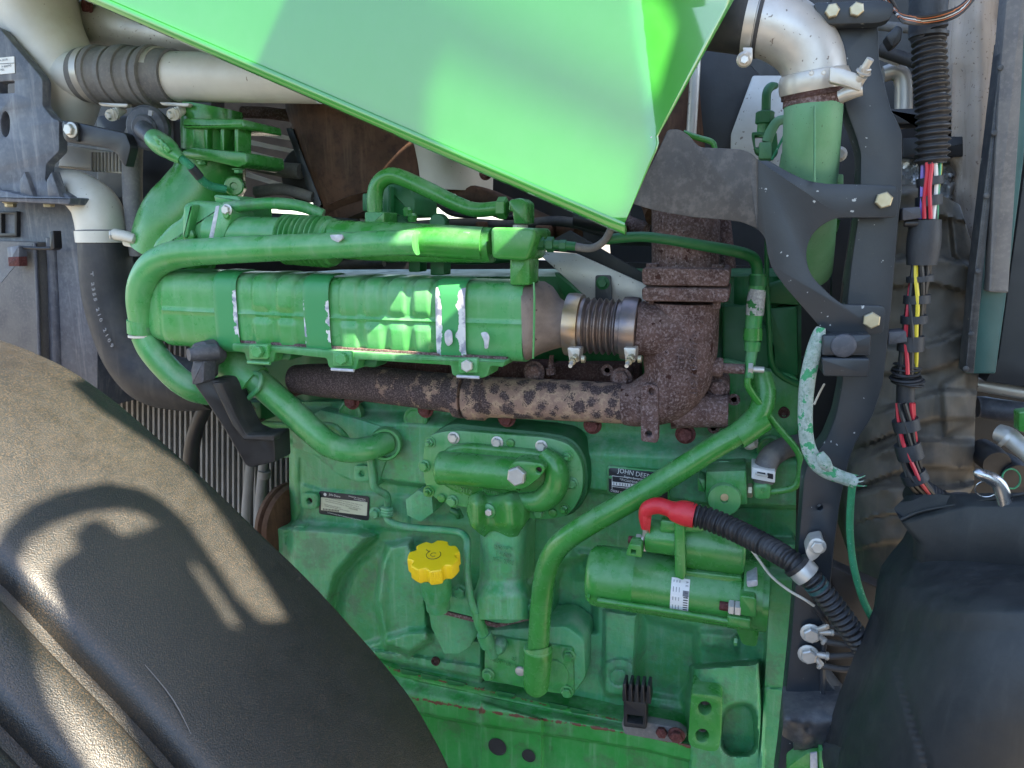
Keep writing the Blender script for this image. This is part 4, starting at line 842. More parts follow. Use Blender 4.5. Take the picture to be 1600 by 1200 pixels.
et = thing('exhaust_gas_tube', 'green painted transfer tube with a ribbed bellows and square end block above the cooler', 'pipe', 620, 375, -.2)
tube('tube', [(330, 362, -.20, 24), (362, 364, -.20, 26), (458, 368, -.205, 27)], M['paint_lt'], et, 26, 4)
tube('tube', [(512, 372, -.208, 29), (560, 376, -.21, 30), (640, 379, -.213, 30), (700, 381, -.215, 29), (770, 383, -.218, 27)], M['paint'], et, 28, 6)
tube('merge_tube', [(640, 378, -.235, 22), (690, 378, -.232, 25), (755, 381, -.225, 26)], M['paint'], et, 26, 5)
a, b = P(450, 374, -.205), P(524, 379, -.208)
sweep3('bellows', [a+(b-a)*t for t in np.linspace(0, 1, 90)], [(35+(4.2 if t < .86 else 1.5)*math.cos(2*math.pi*t*9.5))*S(a) for t in np.linspace(0, 1, 90)], M['paint_lt'], et, 32, 30)
prism('end_block', rpoly([(766, 355), (836, 356), (837, 372), (824, 408), (768, 404)], [8, 10, 10, 10, 8]), -.262, .09, M['paint'], et, 5, steps=3)
box('block_leg', 796, 400, 828, 446, -.235, .05, M['paint'], et, 5, 4)
prism('paint_scar', rpoly([(703, 363), (716, 361), (717, 367), (708, 369)], 2), -.247, .004, M['chip'], et, .5); prism('paint_scar', rpoly([(723, 362), (734, 363), (732, 366), (725, 366)], 1), -.248, .004, M['chip'], et, .5)
for px, r, k in ((846, 10, 'x'), (860, 12, 'x'), (880, 9, 'x')): lathe('fitting_nut', px, 381+(px-846)*.08, -.225, 'x', [(r-3, -6), (r, -5), (r, 5), (r-3, 6)], M['paint_dk'], et, 6, 20)
tube('fitting_stem', [(832, 380, -.225, 8), (900, 385, -.225, 7)], M['paint_dk'], et, 14)
tube('braided_lead', [(896, 385, -.225, 6.5), (922, 388, -.225, 6), (940, 380, -.228, 6), (952, 364, -.235, 6), (958, 345, -.25, 6)], M['rubber_dusty'], et, 12)
mt = thing('mixer_body', 'light green cast mixer body with bolted flange at the left end of the upper tube', 'casting', 310, 350, -.15)
prism('body', rpoly([(232, 402), (238, 378), (262, 352), (283, 338), (284, 318), (300, 312), (350, 318), (350, 372), (336, 396), (250, 404)], 8), -.205, .14, M['paint_lt'], mt, 8, steps=3)
prism('rib_plate', rpoly([(286, 322), (302, 318), (296, 350), (292, 372), (284, 372)], 5), -.222, .02, M['paint_lt'], mt, 4)
lathe('boss', 298, 368, -.21, 'y', [(10, 0), (10, 5), (8, 6), (.1, 6)], M['paint'], mt, 18)
prism('flange_plate', rpoly([(338, 322), (352, 318), (364, 334), (348, 374), (326, 374)], 6), -.232, .06, M['paint_lt'], mt, 2); prism('bare_edge', [(337, 322), (343, 321), (333, 373), (326, 373)], -.2325, .03, M['chip'], mt, .5)
bolt(mt, 355, 328, -.234, 7, M['zinc'], 'flange'); bolt(mt, 356, 336, -.232, 6, M['paint'], 'flange')
prism('web', rpoly([(333, 304), (370, 306), (378, 316), (336, 318)], 4), -.19, .05, M['paint_lt'], mt, 3)
tube('small_hose', [(352, 325, -.215, 9), (400, 319, -.21, 9), (440, 318, -.2, 9), (476, 324, -.19, 9), (505, 336, -.18, 9)], M['cast'], mt, 16)
uh = thing('upper_crossover_hose', 'green pipe arching over from a square block down to a nut and elbow fitting', 'pipe', 650, 310, -.15)
tube('pipe', [(586, 336, -.16, 12), (586, 305, -.16, 12.5), (592, 286, -.16, 12.5), (608, 275, -.16, 12.5), (628, 278, -.16, 12.5), (670, 297, -.165, 12.5), (715, 319, -.17, 12), (745, 328, -.175, 11.5), (782, 325, -.178, 11)], M['paint'], uh, 20, 8)
box('base_block', 569, 331, 600, 362, -.175, .05, M['paint'], uh, 3, 3)
lathe('nut', 782, 325, -.178, 'x', [(13, -5), (17, -3), (17, 10), (12, 12)], M['paint'], uh, 6, 20)
prism('elbow_fitting', rpoly([(795, 312), (814, 309), (824, 316), (824, 350), (802, 350), (800, 330), (794, 330)], 4), -.195, .04, M['paint'], uh, 4); lathe('seal', 813, 354, -.178, 'z', [(10, -3), (12, -2), (12, 2), (10, 3)], M['cream'], uh, 18)
va = thing('valve_actuator', 'deep green valve body behind the arching pipe', 'valve', 620, 330, -.08)
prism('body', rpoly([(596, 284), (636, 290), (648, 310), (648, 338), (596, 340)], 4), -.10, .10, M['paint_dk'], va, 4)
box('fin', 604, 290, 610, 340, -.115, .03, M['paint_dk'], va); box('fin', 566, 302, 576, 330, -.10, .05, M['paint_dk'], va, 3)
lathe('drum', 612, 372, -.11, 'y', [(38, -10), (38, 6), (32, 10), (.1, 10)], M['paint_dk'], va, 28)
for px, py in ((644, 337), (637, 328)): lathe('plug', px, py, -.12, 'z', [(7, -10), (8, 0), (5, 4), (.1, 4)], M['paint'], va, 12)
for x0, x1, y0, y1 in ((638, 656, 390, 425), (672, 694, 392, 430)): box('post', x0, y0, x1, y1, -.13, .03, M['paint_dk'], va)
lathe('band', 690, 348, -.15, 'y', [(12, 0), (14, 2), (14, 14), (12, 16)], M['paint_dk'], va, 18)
# ============================================================ LEFT: turbo elbow casting, sensor, hoses
tc = thing('air_intake_casting', 'green intake casting flaring down from a square bolted flange at upper left', 'casting', 310, 250, -.05)
tube('neck', [(333, 168, .0, 44), (332, 190, .0, 46), (332, 238, .0, 45)], M['paint'], tc, 28, 4)
for x in (298, 318, 344, 366): box('rib', x, 186, x+6, 240, -.062, .04, M['paint'], tc, 2, 1.5)
prism('flange', rpoly([(284, 234), (300, 230), (384, 238), (386, 256), (372, 262), (330, 252), (284, 246)], 4), -.09, .12, M['paint'], tc, 3); prism('upper_flange', rpoly([(286, 184), (380, 186), (382, 200), (284, 200)], 4), -.075, .12, M['paint'], tc, 4)
tube('flared_body', [(332, 246, -.01, 50), (325, 285, -.01, 54), (306, 318, -.02, 58), (284, 350, -.03, 62), (272, 395, -.03, 64)], M['paint'], tc, 32, 7)
lathe('sensor_port', 366, 291, -.07, (.5, -1, 0), [(15, -16), (15, 2), (13, 4), (6, 4), (5, 1), (.1, 1)], M['paint'], tc, 20)
for px, py in ((316, 253), (372, 266)): bolt(tc, 0, 0, 0, 7, M['paint_lt'], 'flange', (0, 0, -1), c=P(px, py-2, -.075))
for i in range(6): text(tc, ('A3525', '56 1B', 'USA 1', '66072', 'MFG 2', '14 56')[i], 287, 268+i*5.5, -.079, 4, M['paint'], 0, .0012)
text(tc, 'USA', 250, 347, -.106, 6, M['paint'], -10, .0015)
sn = thing('sensor_plug', 'round grey sensor with a green plug and braided lead at upper left', 'sensor', 228, 203, -.13)
lathe('disc', 230, 200, -.10, (.25, -1, -.1), [(26, -14), (32, -12), (34, -6), (34, 0), (30, 5), (20, 7), (20, 10), (17, 13), (.1, 14)], M['plastic'], sn, 36)
prism('print_mark', [(232, 172), (238, 173), (237, 181), (231, 180)], -.128, .003, M['grey_ink'], sn, 0)
tube('socket', [(224, 202, -.125, 14), (236, 213, -.14, 13), (246, 222, -.148, 12)], M['plastic'], sn, 18)
tube('plug', [(240, 216, -.145, 15), (250, 224, -.152, 17), (262, 232, -.158, 16), (272, 241, -.16, 12), (284, 249, -.16, 8)], M['paint_lt'], sn, 14, 5)
for i in range(3): prism('plug_rib', rpoly([(238+i*7, 214+i*6), (243+i*7, 210+i*6), (252+i*7, 222+i*6), (247+i*7, 228+i*6)], 2), -.178, .02, M['paint_lt'], sn, 1.5)
tube('lead', [(282, 247, -.16, 6.5), (298, 260, -.155, 6.5), (310, 276, -.14, 6.5), (328, 290, -.12, 6.5), (354, 296, -.10, 6)], M['gcable'], sn, 12); tube('tape', [(299, 261, -.155, 7.2), (312, 277, -.139, 7.2)], M['tape'], sn, 12)
gh = thing('grey_vertical_hose', 'grey dusty vertical hose behind the round sensor at left', 'hose', 205, 300, -.02)
tube('hose', [(236, 190, -.03, 14), (218, 200, -.03, 14.5), (208, 225, -.03, 15), (207, 300, -.03, 14.5), (211, 345, -.03, 14), (216, 400, -.03, 13)], M['rubber_dusty'], gh, 20)
ad = thing('intake_duct', 'large pale aluminium intake duct at the top left corner', 'duct', 80, 100, 0)
tube('duct', [(40, -90, -.02, 68), (46, -20, -.02, 66), (62, 40, -.02, 60), (88, 90, -.02, 54), (108, 130, -.02, 46), (108, 165, -.01, 40), (98, 200, 0, 34)], M['alu_white'], ad, 40, 8)
tube('branch', [(92, 122, -.03, 40), (130, 119, -.03, 36), (160, 120, -.03, 34)], M['alu_white'], ad, 30, 5)
dp = thing('charge_air_pipe', 'pale aluminium horizontal pipe with a ribbed rubber coupling at upper left', 'pipe', 300, 120, -.03)
tube('pipe', [(262, 120, -.032, 37), (380, 122, -.03, 36), (500, 125, -.03, 35)], M['alu_white'], dp, 34, 4)
a, b = P(134, 118, -.03), P(276, 121, -.032); sA_ = S(a)
def cpl(t):
    x = 134+142*t
    if x < 158 or x > 248: return 39.5
    return 41+3.4*abs(math.cos((x-158)/90*math.pi*2))-(2.5 if abs((x-158)/90*4 % 1-.5) < .12 else 0)
sweep3('rubber_coupling', [a+(b-a)*t for t in np.linspace(0, 1, 110)], [cpl(t)*sA_ for t in np.linspace(0, 1, 110)], M['rubber_dusty'], dp, 40, 30)
for x0 in (143, 247):
    c = P(x0, 118.5, -.03); lathe('band_clamp', x0, 118.5, -.03, 'x', [(39, 0), (41.5, .5), (41.5, 12.5), (39, 13)], M['steel'], dp, 40)
for px, py in ((178, 180), (274, 179)):
    tube('clamp_screw', [(px+14, py-8, -.05, 6), (px+6, py-4, -.075, 7), (px-4, py, -.09, 9), (px-4, py, -.095, 9)], M['cream'], dp, 14, smooth=False)
    for k in range(3): lathe('spring_coil', px+5-k*3.5, py-3+k*1.2, -.078-k*.005, (-.5, -.8, -.2), [(7, -1), (9.5, 0), (7, 1)], M['cream'], dp, 16)
    bolt(dp, px-6, py+1, -.096, 6, M['zinc'], 'hex', (-.5, -.8, -.2)); prism('clamp_tongue', rpoly([(px-26, py-20), (px+22, py-18), (px+20, py-12), (px-20, py-14)], 3), -.075, .01, M['steel'], dp, 1)
# lower charge pipe and black hose
lc = thing('lower_charge_pipe', 'cream coloured elbow pipe coming down into a clamped black hose at left', 'pipe', 150, 320, -.05)
tube('elbow', [(70, 282, -.06, 22), (96, 288, -.06, 25), (122, 298, -.06, 30), (146, 318, -.06, 35), (156, 340, -.06, 36.5), (160, 365, -.06, 36)], M['cream'], lc, 34, 8)
lathe('bead', 161, 361, -.06, 'z', [(36, -2), (38.5, 0), (36, 2)], M['rubber_dusty'], lc, 34); lathe('band_clamp', 162, 370, -.06, 'z', [(37, 9), (39.5, 8.5), (39.5, -8.5), (37, -9)], M['cream'], lc, 34)
tube('clamp_screw', [(180, 366, -.115, 9), (196, 369, -.118, 8.5), (208, 373, -.112, 8), (214, 376, -.105, 5)], M['cream'], lc, 16, smooth=False); bolt(lc, 177, 367, -.118, 7.5, M['zinc'], 'hex', (-.7, -.7, 0))
prism('clamp_tail', rpoly([(190, 376), (214, 380), (212, 388), (192, 384)], 3), -.105, .01, M['cream'], lc, 1)
tube('hose', [(163, 372, -.06, 37), (166, 410, -.06, 38), (172, 460, -.058, 39), (186, 510, -.055, 40), (208, 556, -.05, 42), (240, 588, -.045, 44), (284, 600, -.04, 42), (330, 598, -.03, 42)], M['rubber'], lc, 36, 8)
for i, ch in enumerate('T 2355 210 2109'):
    t = i/14; px = 143+t*5+26*t*t; py = 428+t*112; text(lc, ch, px+1, py, -.127+.012*t, 9, M['grey_ink'], -86+t*26, .0012, nrm=(-.35+.1*t, -1, 0))
# slate side plate at left
pl = thing('side_plate', 'dusty slate grey side plate with slot and sticker at the left edge', 'plate', 50, 200, -.12)
prism('plate', rpoly([(-120, -100), (-60, 20), (0, 45), (62, 118), (66, 126), (66, 165), (82, 185), (92, 188), (92, 236), (72, 256), (70, 282), (82, 292), (110, 308), (106, 322), (60, 312), (-120, 300)], 4), -.125, .02, M['slate'], pl, 2, [circ(8, 194, 7, 16, 20), rpoly([(-2, 128), (22, 126), (22, 145), (-2, 146)], 2)])
prism('lower_lip', rpoly([(-120, 292), (0, 296), (40, 306), (110, 308), (108, 320), (20, 316), (-120, 310)], 3), -.145, .05, M['slate'], pl, 3)
for x in (-30, 30, 72): prism('rib', [(x, 282), (x+8, 268), (x+22, 308), (x+2, 308)], -.135, .02, M['slate'], pl, 2)
sk = prism('sticker', rpoly([(-10, 91), (22, 88), (23, 114), (-10, 117)], 1), -.1265, .001, M['white'], pl, 0)
prism('print_line', [(-10, 100), (22, 98), (22, 98.8), (-10, 100.8)], -.1275, .0004, M['ink'], sk, 0)
text(sk, 'P 80090', 10, 103.5, -.1275, 3.4, M['ink'], 3, .0003, width=20); text(sk, '4 0018', 6, 94, -.1275, 3, M['ink'], 3, .0003, width=16); text(sk, 'PEL', 4, 109, -.1275, 3, M['ink'], 3, .0003, width=8)
sb = thing('black_support_strap', 'black strap bolted to the slate plate and curving behind the grey hose', 'bracket', 130, 205, -.11)
prism('strap', rpoly([(96, 190), (104, 188), (196, 208), (204, 230), (196, 262), (188, 252), (182, 240), (170, 232), (104, 222), (98, 214)], 5), -.132, .02, M['blackp'], sb, 2); prism('pad', rpoly([(97, 188), (120, 192), (122, 222), (102, 218)], 4), -.138, .01, M['blackp'], sb, 2)
bolt(sb, 112, 203, -.139, 9, M['zinc'], 'flange')
rt = thing('radiator_side_tank', 'dusty slate radiator side panel with vertical folds at far left', 'panel', 70, 480, -.05)
prism('side_panel', [(-160, 300), (152, 306), (152, 640), (-160, 640)], -.02, .2, M['slate'], rt, 3)
prism('front_fold', rpoly([(-160, 372), (54, 378), (62, 640), (-160, 640)], 3), -.05, .03, M['rubber_dusty'], rt, 3)
tube('fold_bead', [(55, 380, -.05, 2.5), (60, 500, -.05, 2.5), (64, 640, -.05, 2.5)], M['slate'], rt, 10); tube('soft_fold', [(82, 372, -.018, 9), (88, 500, -.018, 9), (92, 640, -.018, 9)], M['slate'], rt, 16)
prism('tab', rpoly([(10, 386), (29, 384), (30, 414), (12, 415)], 2), -.085, .02, M['slate'], rt, 2); prism('red_tab', rpoly([(12, 402), (29, 401), (30, 416), (13, 416)], 1), -.087, .02, M['rust_bolt'], rt, 1)
tube('wire_loop', [(30, 386, -.075, 2.5), (60, 388, -.07, 2.5), (80, 388, -.065, 3)], M['blackp'], rt, 8); prism('loop_end', rpoly([(77, 362), (83, 360), (85, 388), (78, 392)], 2), -.07, .02, M['blackp'], rt, 1.5)
box('window_frame', -20, 330, 26, 370, -.03, .02, M['blackp'], rt, 2, 1, [[(2, 334), (22, 334), (22, 364), (2, 364)]])
for px in (16, 76): bolt(rt, 0, 0, 0, 8, M['brass'], 'flange', (0, 0, -1), c=P(px, 316, -.10)); lathe('washer', px, 315, -.10, 'z', [(6, 0), (15, 0), (15, 3), (6, 3)], M['black'], rt, 20)
rc = thing('radiator_core', 'grey vertical finned radiator core seen between fender and hose', 'radiator', 300, 650, .16)
prism('core_back', [(130, 480), (470, 480), (470, 900), (130, 900)], .20, .02, M['fin_dk'], rc, 0)
def fins():
    v, f = [], []
    def bar(a, b, wd, Y0, Y1):
        q = [P(a[0]-wd, a[1], Y0), P(a[0]+wd, a[1], Y0), P(b[0]+wd, b[1], Y0), P(b[0]-wd, b[1], Y0)]; k = len(v)
        v.extend(q+[x+Vector((0, Y1-Y0, 0)) for x in q]); f.extend([(k, k+1, k+2, k+3), (k, k+4, k+5, k+1), (k+1, k+5, k+6, k+2), (k+2, k+6, k+7, k+3), (k+3, k+7, k+4, k)])
    for i in range(40):
        x = 140+i*8.3; bar((x, 485), (x, 900), 1.5, .155, .2)
        for j in range(92):
            y = 490+j*4.4; k = len(v); q = [P(x+1.5, y, .17), P(x+6.8, y+2.6, .17), P(x+6.8, y+3.8, .17), P(x+1.5, y+1.2, .17)]
            v.extend(q); f.append((k, k+1, k+2, k+3))
    o = mesh('fin', v, f, M['fin'], rc, None); o['kind'] = 'stuff'
fins()
for px in (392, 412): tube('side_rod', [(px, 715, .10, 7), (px-6, 790, .10, 8), (px-8, 850, .10, 8)], M['fin'], rc, 14)
tube('rod_collar', [(413, 735, .10, 10), (412, 746, .10, 10)], M['fin'], rc, 14)
pu = thing('belt_pulley', 'brown rusty belt pulley edge left of the block', 'pulley', 430, 800, .05)
lathe('pulley', 452, 815, .03, (1, -.15, 0), [(40, -14), (60, -12), (62, -4), (56, 0), (62, 4), (60, 12), (30, 14)], M['muffler'], pu, 36)
ar = thing('belt_guard_arm', 'black plastic arm with a round grey stud reaching diagonally down to the block', 'bracket', 370, 640, -.3)
lathe('stud', 308, 553, -.285, (-.55, -1, 0), [(13, -30), (13, -6), (12, -2), (10, 12), (9.5, 13)], M['plastic'], ar, 24)
prism('head', rpoly([(300, 537), (318, 532), (328, 545), (332, 562), (326, 572), (318, 575), (317, 594), (300, 598), (297, 580), (301, 566), (296, 548)], 5), -.265, .04, M['plastic'], ar, 3)
prism('neck', rpoly([(300, 566), (319, 564), (318, 598), (299, 602)], 4), -.285, .03, M['plastic'], ar, 3)
def armY(x, y): return -.27+.0006*(x-310)
prism('arm', rpoly([(302, 600), (322, 594), (344, 594), (354, 604), (366, 640), (382, 672), (400, 680), (428, 679), (430, 722), (390, 731), (382, 726), (352, 674), (318, 622)], 5), armY, .05, M['black'], ar, 3)
prism('arm_rib', rpoly([(330, 598), (346, 598), (368, 650), (384, 680), (428, 680), (428, 690), (380, 688), (362, 664)], 4), lambda x, y: armY(x, y)-.012, .02, M['black'], ar, 3)
ds = thing('dark_strap', 'dark curved strap hanging in front of the radiator fins', 'strap', 310, 680, .05)
tube('strap', [(330, 620, .04, 11), (312, 655, .04, 11), (300, 700, .05, 12), (298, 760, .06, 12)], M['black'], ds, 14)
# ============================================================ RIGHT SIDE
hb = thing('hood_bracket', 'scuffed charcoal bracket with two bolted arms reaching from the hood tip to the post', 'bracket', 1240, 360, -.33)
def hbY(x, y):                                                    # flat plate, bent forward left of the crease
    if x >= 1184: return -.33
    r = ray(x, y); X0 = P(1184, 300, -.33).x; k_ = .5; t = (-.33-k_*X0+k_*CAM.x-CAM.y)/(r.y-k_*r.x); return CAM.y+r.y*t
bk = [(1030, 232), (1043, 203), (1060, 201), (1075, 210), (1092, 230), (1160, 233), (1176, 240), (1186, 252), (1200, 250), (1230, 268), (1262, 283), (1290, 287), (1335, 288), (1403, 290), (1402, 340), (1308, 340), (1288, 349), (1270, 364), (1260, 386), (1260, 410), (1268, 432), (1296, 460), (1316, 476), (1384, 478), (1380, 522), (1300, 521), (1286, 516), (1230, 452), (1206, 420), (1199, 396), (1196, 372), (1185, 358), (1160, 347), (1130, 343), (1080, 339), (1020, 328), (984, 317), (1000, 290)]
# split on the bend line so that both faces stay flat
def clipx(poly, x0, left):
    out = []; n = len(poly)
    for i in range(n):
        a, b = poly[i], poly[(i+1) % n]; ia, ib = ((p[0] <= x0) == left or p[0] == x0 for p in (a, b))
        if ia: out.append(a)
        if ia != ib: t = (x0-a[0])/(b[0]-a[0]); out.append((x0, a[1]+t*(b[1]-a[1])))
    return out
bkr = rpoly(bk, [3, 4, 8, 8, 8, 10, 6, 6, 8, 14, 14, 6, 4, 9, 9, 8, 12, 14, 12, 12, 12, 6, 6, 9, 9, 6, 8, 8, 12, 10, 10, 10, 6, 6, 4, 3, 3, 3], 3)
prism('bent_plate', clipx(bkr, 1184, True), hbY, .008, M['char_dust'], hb, 1); prism('flat_plate', clipx(bkr, 1184, False), hbY, .008, M['char'], hb, 1)
bolt(hb, 1380, 313, -.331, 13, M['brass'], 'hex', spin=.3); bolt(hb, 1361, 500, -.331, 13, M['brass'], 'hex', spin=.5)
ps = thing('frame_post', 'tall charcoal frame post curving down the right side of the engine', 'post', 1290, 900, -.3)
prism('upper_post', rpoly([(1294, 30), (1372, 30), (1374, 95), (1392, 170), (1410, 205), (1410, 292), (1404, 350), (1394, 470), (1387, 540), (1380, 600), (1364, 650), (1338, 690), (1326, 722), (1312, 790), (1303, 860), (1298, 912), (1292, 960), (1290, 1060), (1330, 1110), (1330, 1240), (1210, 1240), (1218, 1180), (1226, 1100), (1236, 1000), (1244, 900), (1252, 800), (1256, 745), (1264, 722), (1290, 690), (1306, 650), (1316, 600), (1319, 540), (1324, 470), (1332, 400), (1341, 340), (1344, 290), (1345, 240), (1337, 212), (1325, 180), (1300, 110)], 9), -.30, .05, M['char'], ps, 3, [circ(1281, 793, 4.5, 14)])
prism('hole', circ(1281, 793, 5, 14), -.285, .004, M['chip'], ps, 0)
prism('head_plate', rpoly([(1270, 4), (1385, 0), (1398, 8), (1392, 30), (1372, 36), (1282, 38)], 8), -.325, .02, M['char'], ps, 2)
for px, py in ((1300, 18), (1338, 16)): bolt(ps, px, py, -.326, 11, M['brass'], 'hex')
prism('clip_block', rpoly([(1285, 524), (1362, 523), (1360, 556), (1284, 556)], 4), -.355, .04, M['char'], ps, 3); prism('clip_block', rpoly([(1284, 559), (1360, 560), (1357, 590), (1286, 588)], 5), -.36, .04, M['char'], ps, 3)
lathe('button', 1318, 540, -.356, 'y', [(19, 0), (18, 4), (14, 6), (.1, 6.5)], M['plastic'], ps, 28)
relief('foot_casting', [(1226, 1105), (1222, 1150), (1240, 1160)], [(1320, 1112), (1318, 1165), (1316, 1172)], 1105, 1172, 34, 24, lambda X, Y: -.34-.02*np.sin((Y-1105)/67*math.pi)-.012*vnoise(X, Y, 22, 8)+.004*np.exp(-(((X-1264)**2+(Y-1138)**2)/40)), M['char_dust'], ps, .05)
tube('crease', [(1290, 960, -.305, 4), (1285, 1060, -.305, 4), (1292, 1092, -.305, 4), (1340, 1140, -.305, 4)], M['char'], ps, 8)
lf = thing('green_latch', 'green latch peeking out at the foot of the post with a silver sticker', 'latch', 1285, 1190, -.33)
prism('body', rpoly([(1230, 1200), (1262, 1176), (1300, 1172), (1300, 1230), (1230, 1230)], 5), -.35, .03, M['paint'], lf, 3); prism('sticker', rpoly([(1266, 1178), (1277, 1176), (1278, 1210), (1266, 1210)], 1), -.354, .003, M['chip'], lf, .5)
prism('rim', rpoly([(1280, 1174), (1286, 1173), (1288, 1230), (1281, 1230)], 1), -.36, .02, M['paint_lt'], lf, 1)
# air intake elbow
ai = thing('intake_elbow', 'dull silver intake elbow bending down into a V clamp at upper right', 'elbow', 1270, 100, -.3)
tube('elbow', [(1170, 32, -.30, 49), (1192, 36, -.30, 49.5), (1222, 46, -.30, 50), (1250, 66, -.30, 49), (1267, 92, -.30, 47.5), (1274, 126, -.30, 46)], M['alu'], ai, 44, 8)
tube('rubber_sleeve', [(1090, 26, -.28, 46), (1140, 30, -.29, 48), (1182, 33, -.30, 51)], M['rubber'], ai, 36, 5)
a, b = P(1166, 32, -.299), P(1186, 33.5, -.3); lathe('band_clamp', 1168, 33, -.299, b-a, [(50, 0), (52.5, .5), (52.5, 15.5), (50, 16)], M['steel'], ai, 40); lathe('sleeve_lip', 1186, 34, -.3, b-a, [(50, 0), (53, 1), (53, 5), (50, 6)], M['rubber'], ai, 40)
lathe('clamp_screw', 1163, 93, -.335, (0, -1, -.3), [(12, -6), (12, 0), (9, 3), (9, 5)], M['steel'], ai, 20); bolt(ai, 1163, 94, -.342, 6.5, M['zinc'], 'hex'); prism('clamp_tab', rpoly([(1160, 74), (1176, 74), (1176, 90), (1164, 90)], 2), -.335, .01, M['steel'], ai, 1)
vb = thing('v_band_clamp', 'silver V band clamp with long T bolt round the elbow end', 'clamp', 1275, 130, -.3)
axv = Vector((-.12, -.12, 1)).normalized()
lathe('band', 1272, 128, -.30, axv, [(46, -15), (51, -14), (52, -8), (52, 6), (49, 14), (46, 15)], M['steel'], vb, 48)
lathe('inner_lip', 1272, 136, -.30, axv, [(40, -15), (49, -14), (49, -6), (44, -4)], M['rust_dk'], vb, 48)
prism('overlap_band', rpoly([(1297, 104), (1320, 108), (1350, 118), (1344, 142), (1322, 134), (1296, 128)], 4), -.362, .01, M['steel'], vb, 1.5)
for px, py in ((1268, 114), (1287, 113)): lathe('spot_weld', px, py, -.3625, 'y', [(4, 0), (4, 1), (3, 1.4), (2.5, .8), (.1, .8)], M['steel'], vb, 14)
tube('t_bolt', [(1330, 138, -.35, 9), (1340, 128, -.355, 9.5), (1347, 118, -.36, 9)], M['steel'], vb, 14, smooth=False); tube('t_bolt', [(1344, 120, -.358, 5.5), (1352, 105, -.365, 6), (1360, 92, -.37, 6)], M['zinc'], vb, 12, smooth=False); bolt(vb, 1349, 113, -.36, 9, M['steel'], 'flange', tuple(P(1360, 92, -.37)-P(1344, 120, -.358)))
tube('trunnion', [(1312, 152, -.345, 10), (1330, 144, -.35, 11), (1348, 140, -.352, 9)], M['steel'], vb, 14)
dn = thing('green_down_pipe', 'pale sage green down pipe with a rusty rim below the V clamp', 'pipe', 1270, 230, -.3)
tube('pipe', [(1271, 150, -.30, 43.5), (1270, 180, -.30, 43), (1268, 215, -.29, 42.5), (1266, 260, -.27, 41.5), (1264, 300, -.25, 40), (1266, 350, -.2, 38), (1262, 420, -.10, 36)], M['sage'], dn, 40, 7)
lathe('rust_rim', 1271, 152, -.30, 'z', [(44, 18), (44.3, 17), (44.3, -14), (43, -15)], M['rust'], dn, 40)
box('seam', 1272, 164, 1274.5, 284, -.3485, .01, M['sage'], dn, 1, 1); prism('cast_arc', rpoly([(1290, 190), (1302, 186), (1302, 192), (1290, 195)], 2), -.242, .01, M['sage'], dn, 1)
box('lug', 1298, 272, 1318, 290, -.2, .04, M['sage'], dn)
prism('wing', rpoly([(1224, 232), (1236, 226), (1246, 262), (1252, 290), (1218, 272)], 4), -.215, .06, M['sage'], dn, 3)
bolt(dn, 1311, 241, -.15, 9, M['zinc'], 'flange')
tube('lower_body', [(1290, 340, -.08, 22), (1278, 380, -.08, 24), (1272, 430, -.06, 22)], M['paint'], dn, 20)
fs = thing('fuel_sensor_fittings', 'small green line fittings left of the down pipe', 'fitting', 1195, 210, -.15)
tube('line', [(1212, 134, -.13, 5), (1204, 136, -.14, 7), (1198, 146, -.15, 7), (1197, 172, -.15, 7)], M['paint_dk'], fs, 14); lathe('nut', 1195, 184, -.15, 'z', [(11, -10), (14, -8), (14, 8), (11, 10)], M['paint_dk'], fs, 6, 20); tube('stem', [(1194, 192, -.15, 10), (1192, 215, -.15, 10)], M['cast'], fs, 14)
tube('line', [(1230, 186, -.15, 7), (1215, 190, -.16, 7.5), (1205, 204, -.16, 8), (1198, 222, -.16, 8)], M['sage'], fs, 14)
prism('bracket', rpoly([(1174, 206), (1214, 206), (1216, 240), (1204, 250), (1180, 238)], 4), -.16, .03, M['paint_dk'], fs, 2, [[(1180, 212), (1192, 212), (1192, 230), (1180, 230)]]); box('body', 1186, 222, 1206, 248, -.17, .04, M['sage'], fs)
tube('teal_wire', [(1228, 206, -.17, 2), (1218, 226, -.175, 2), (1206, 250, -.18, 2)], M['gcable'], fs, 8)
tube('line', [(1068, 207, -.1, 4), (1090, 215, -.1, 4.5), (1112, 222, -.1, 4.5), (1118, 234, -.1, 4)], M['paint'], fs, 10)
# ------- background behind the engine top
sp = thing('silver_heat_shield', 'flat silver shield plate standing behind the fittings', 'shield', 1180, 180, .05)
prism('plate', rpoly([(1176, 118), (1240, 118), (1240, 330), (1140, 330), (1142, 210)], 4), .04, .01, M['alu'], sp, 1)
hsld = thing('speckled_heat_shield', 'angled speckled aluminium shield behind the bellows', 'shield', 960, 430, .0)
prism('shield', rpoly([(836, 392), (900, 396), (1010, 445), (1010, 480), (930, 478), (890, 440)], 6), -.03, .006, M['alu'], hsld, 1); prism('fold', [(836, 390), (890, 360), (1010, 430), (1010, 448), (900, 396)], -.02, .01, M['fender'], hsld, 1)
prism('tab', rpoly([(930, 430), (954, 430), (956, 470), (930, 470)], 4), -.05, .006, M['char_dust'], hsld, 1); bolt(hsld, 942, 442, -.051, 8, M['paint_dk'], 'flange')
prism('green_wall', rpoly([(866, 425), (930, 458), (930, 480), (885, 476)], 3), -.028, .02, M['paint_dk'], hsld, 1)
bg = thing('muffler', 'big brown muffler drum in the dark behind the hood edge', 'muffler', 540, 230, .25)
tube('drum', [(520, 20, .22, 108), (552, 140, .22, 108), (592, 270, .22, 106), (612, 335, .22, 96)], M['muffler'], bg, 48, 5)
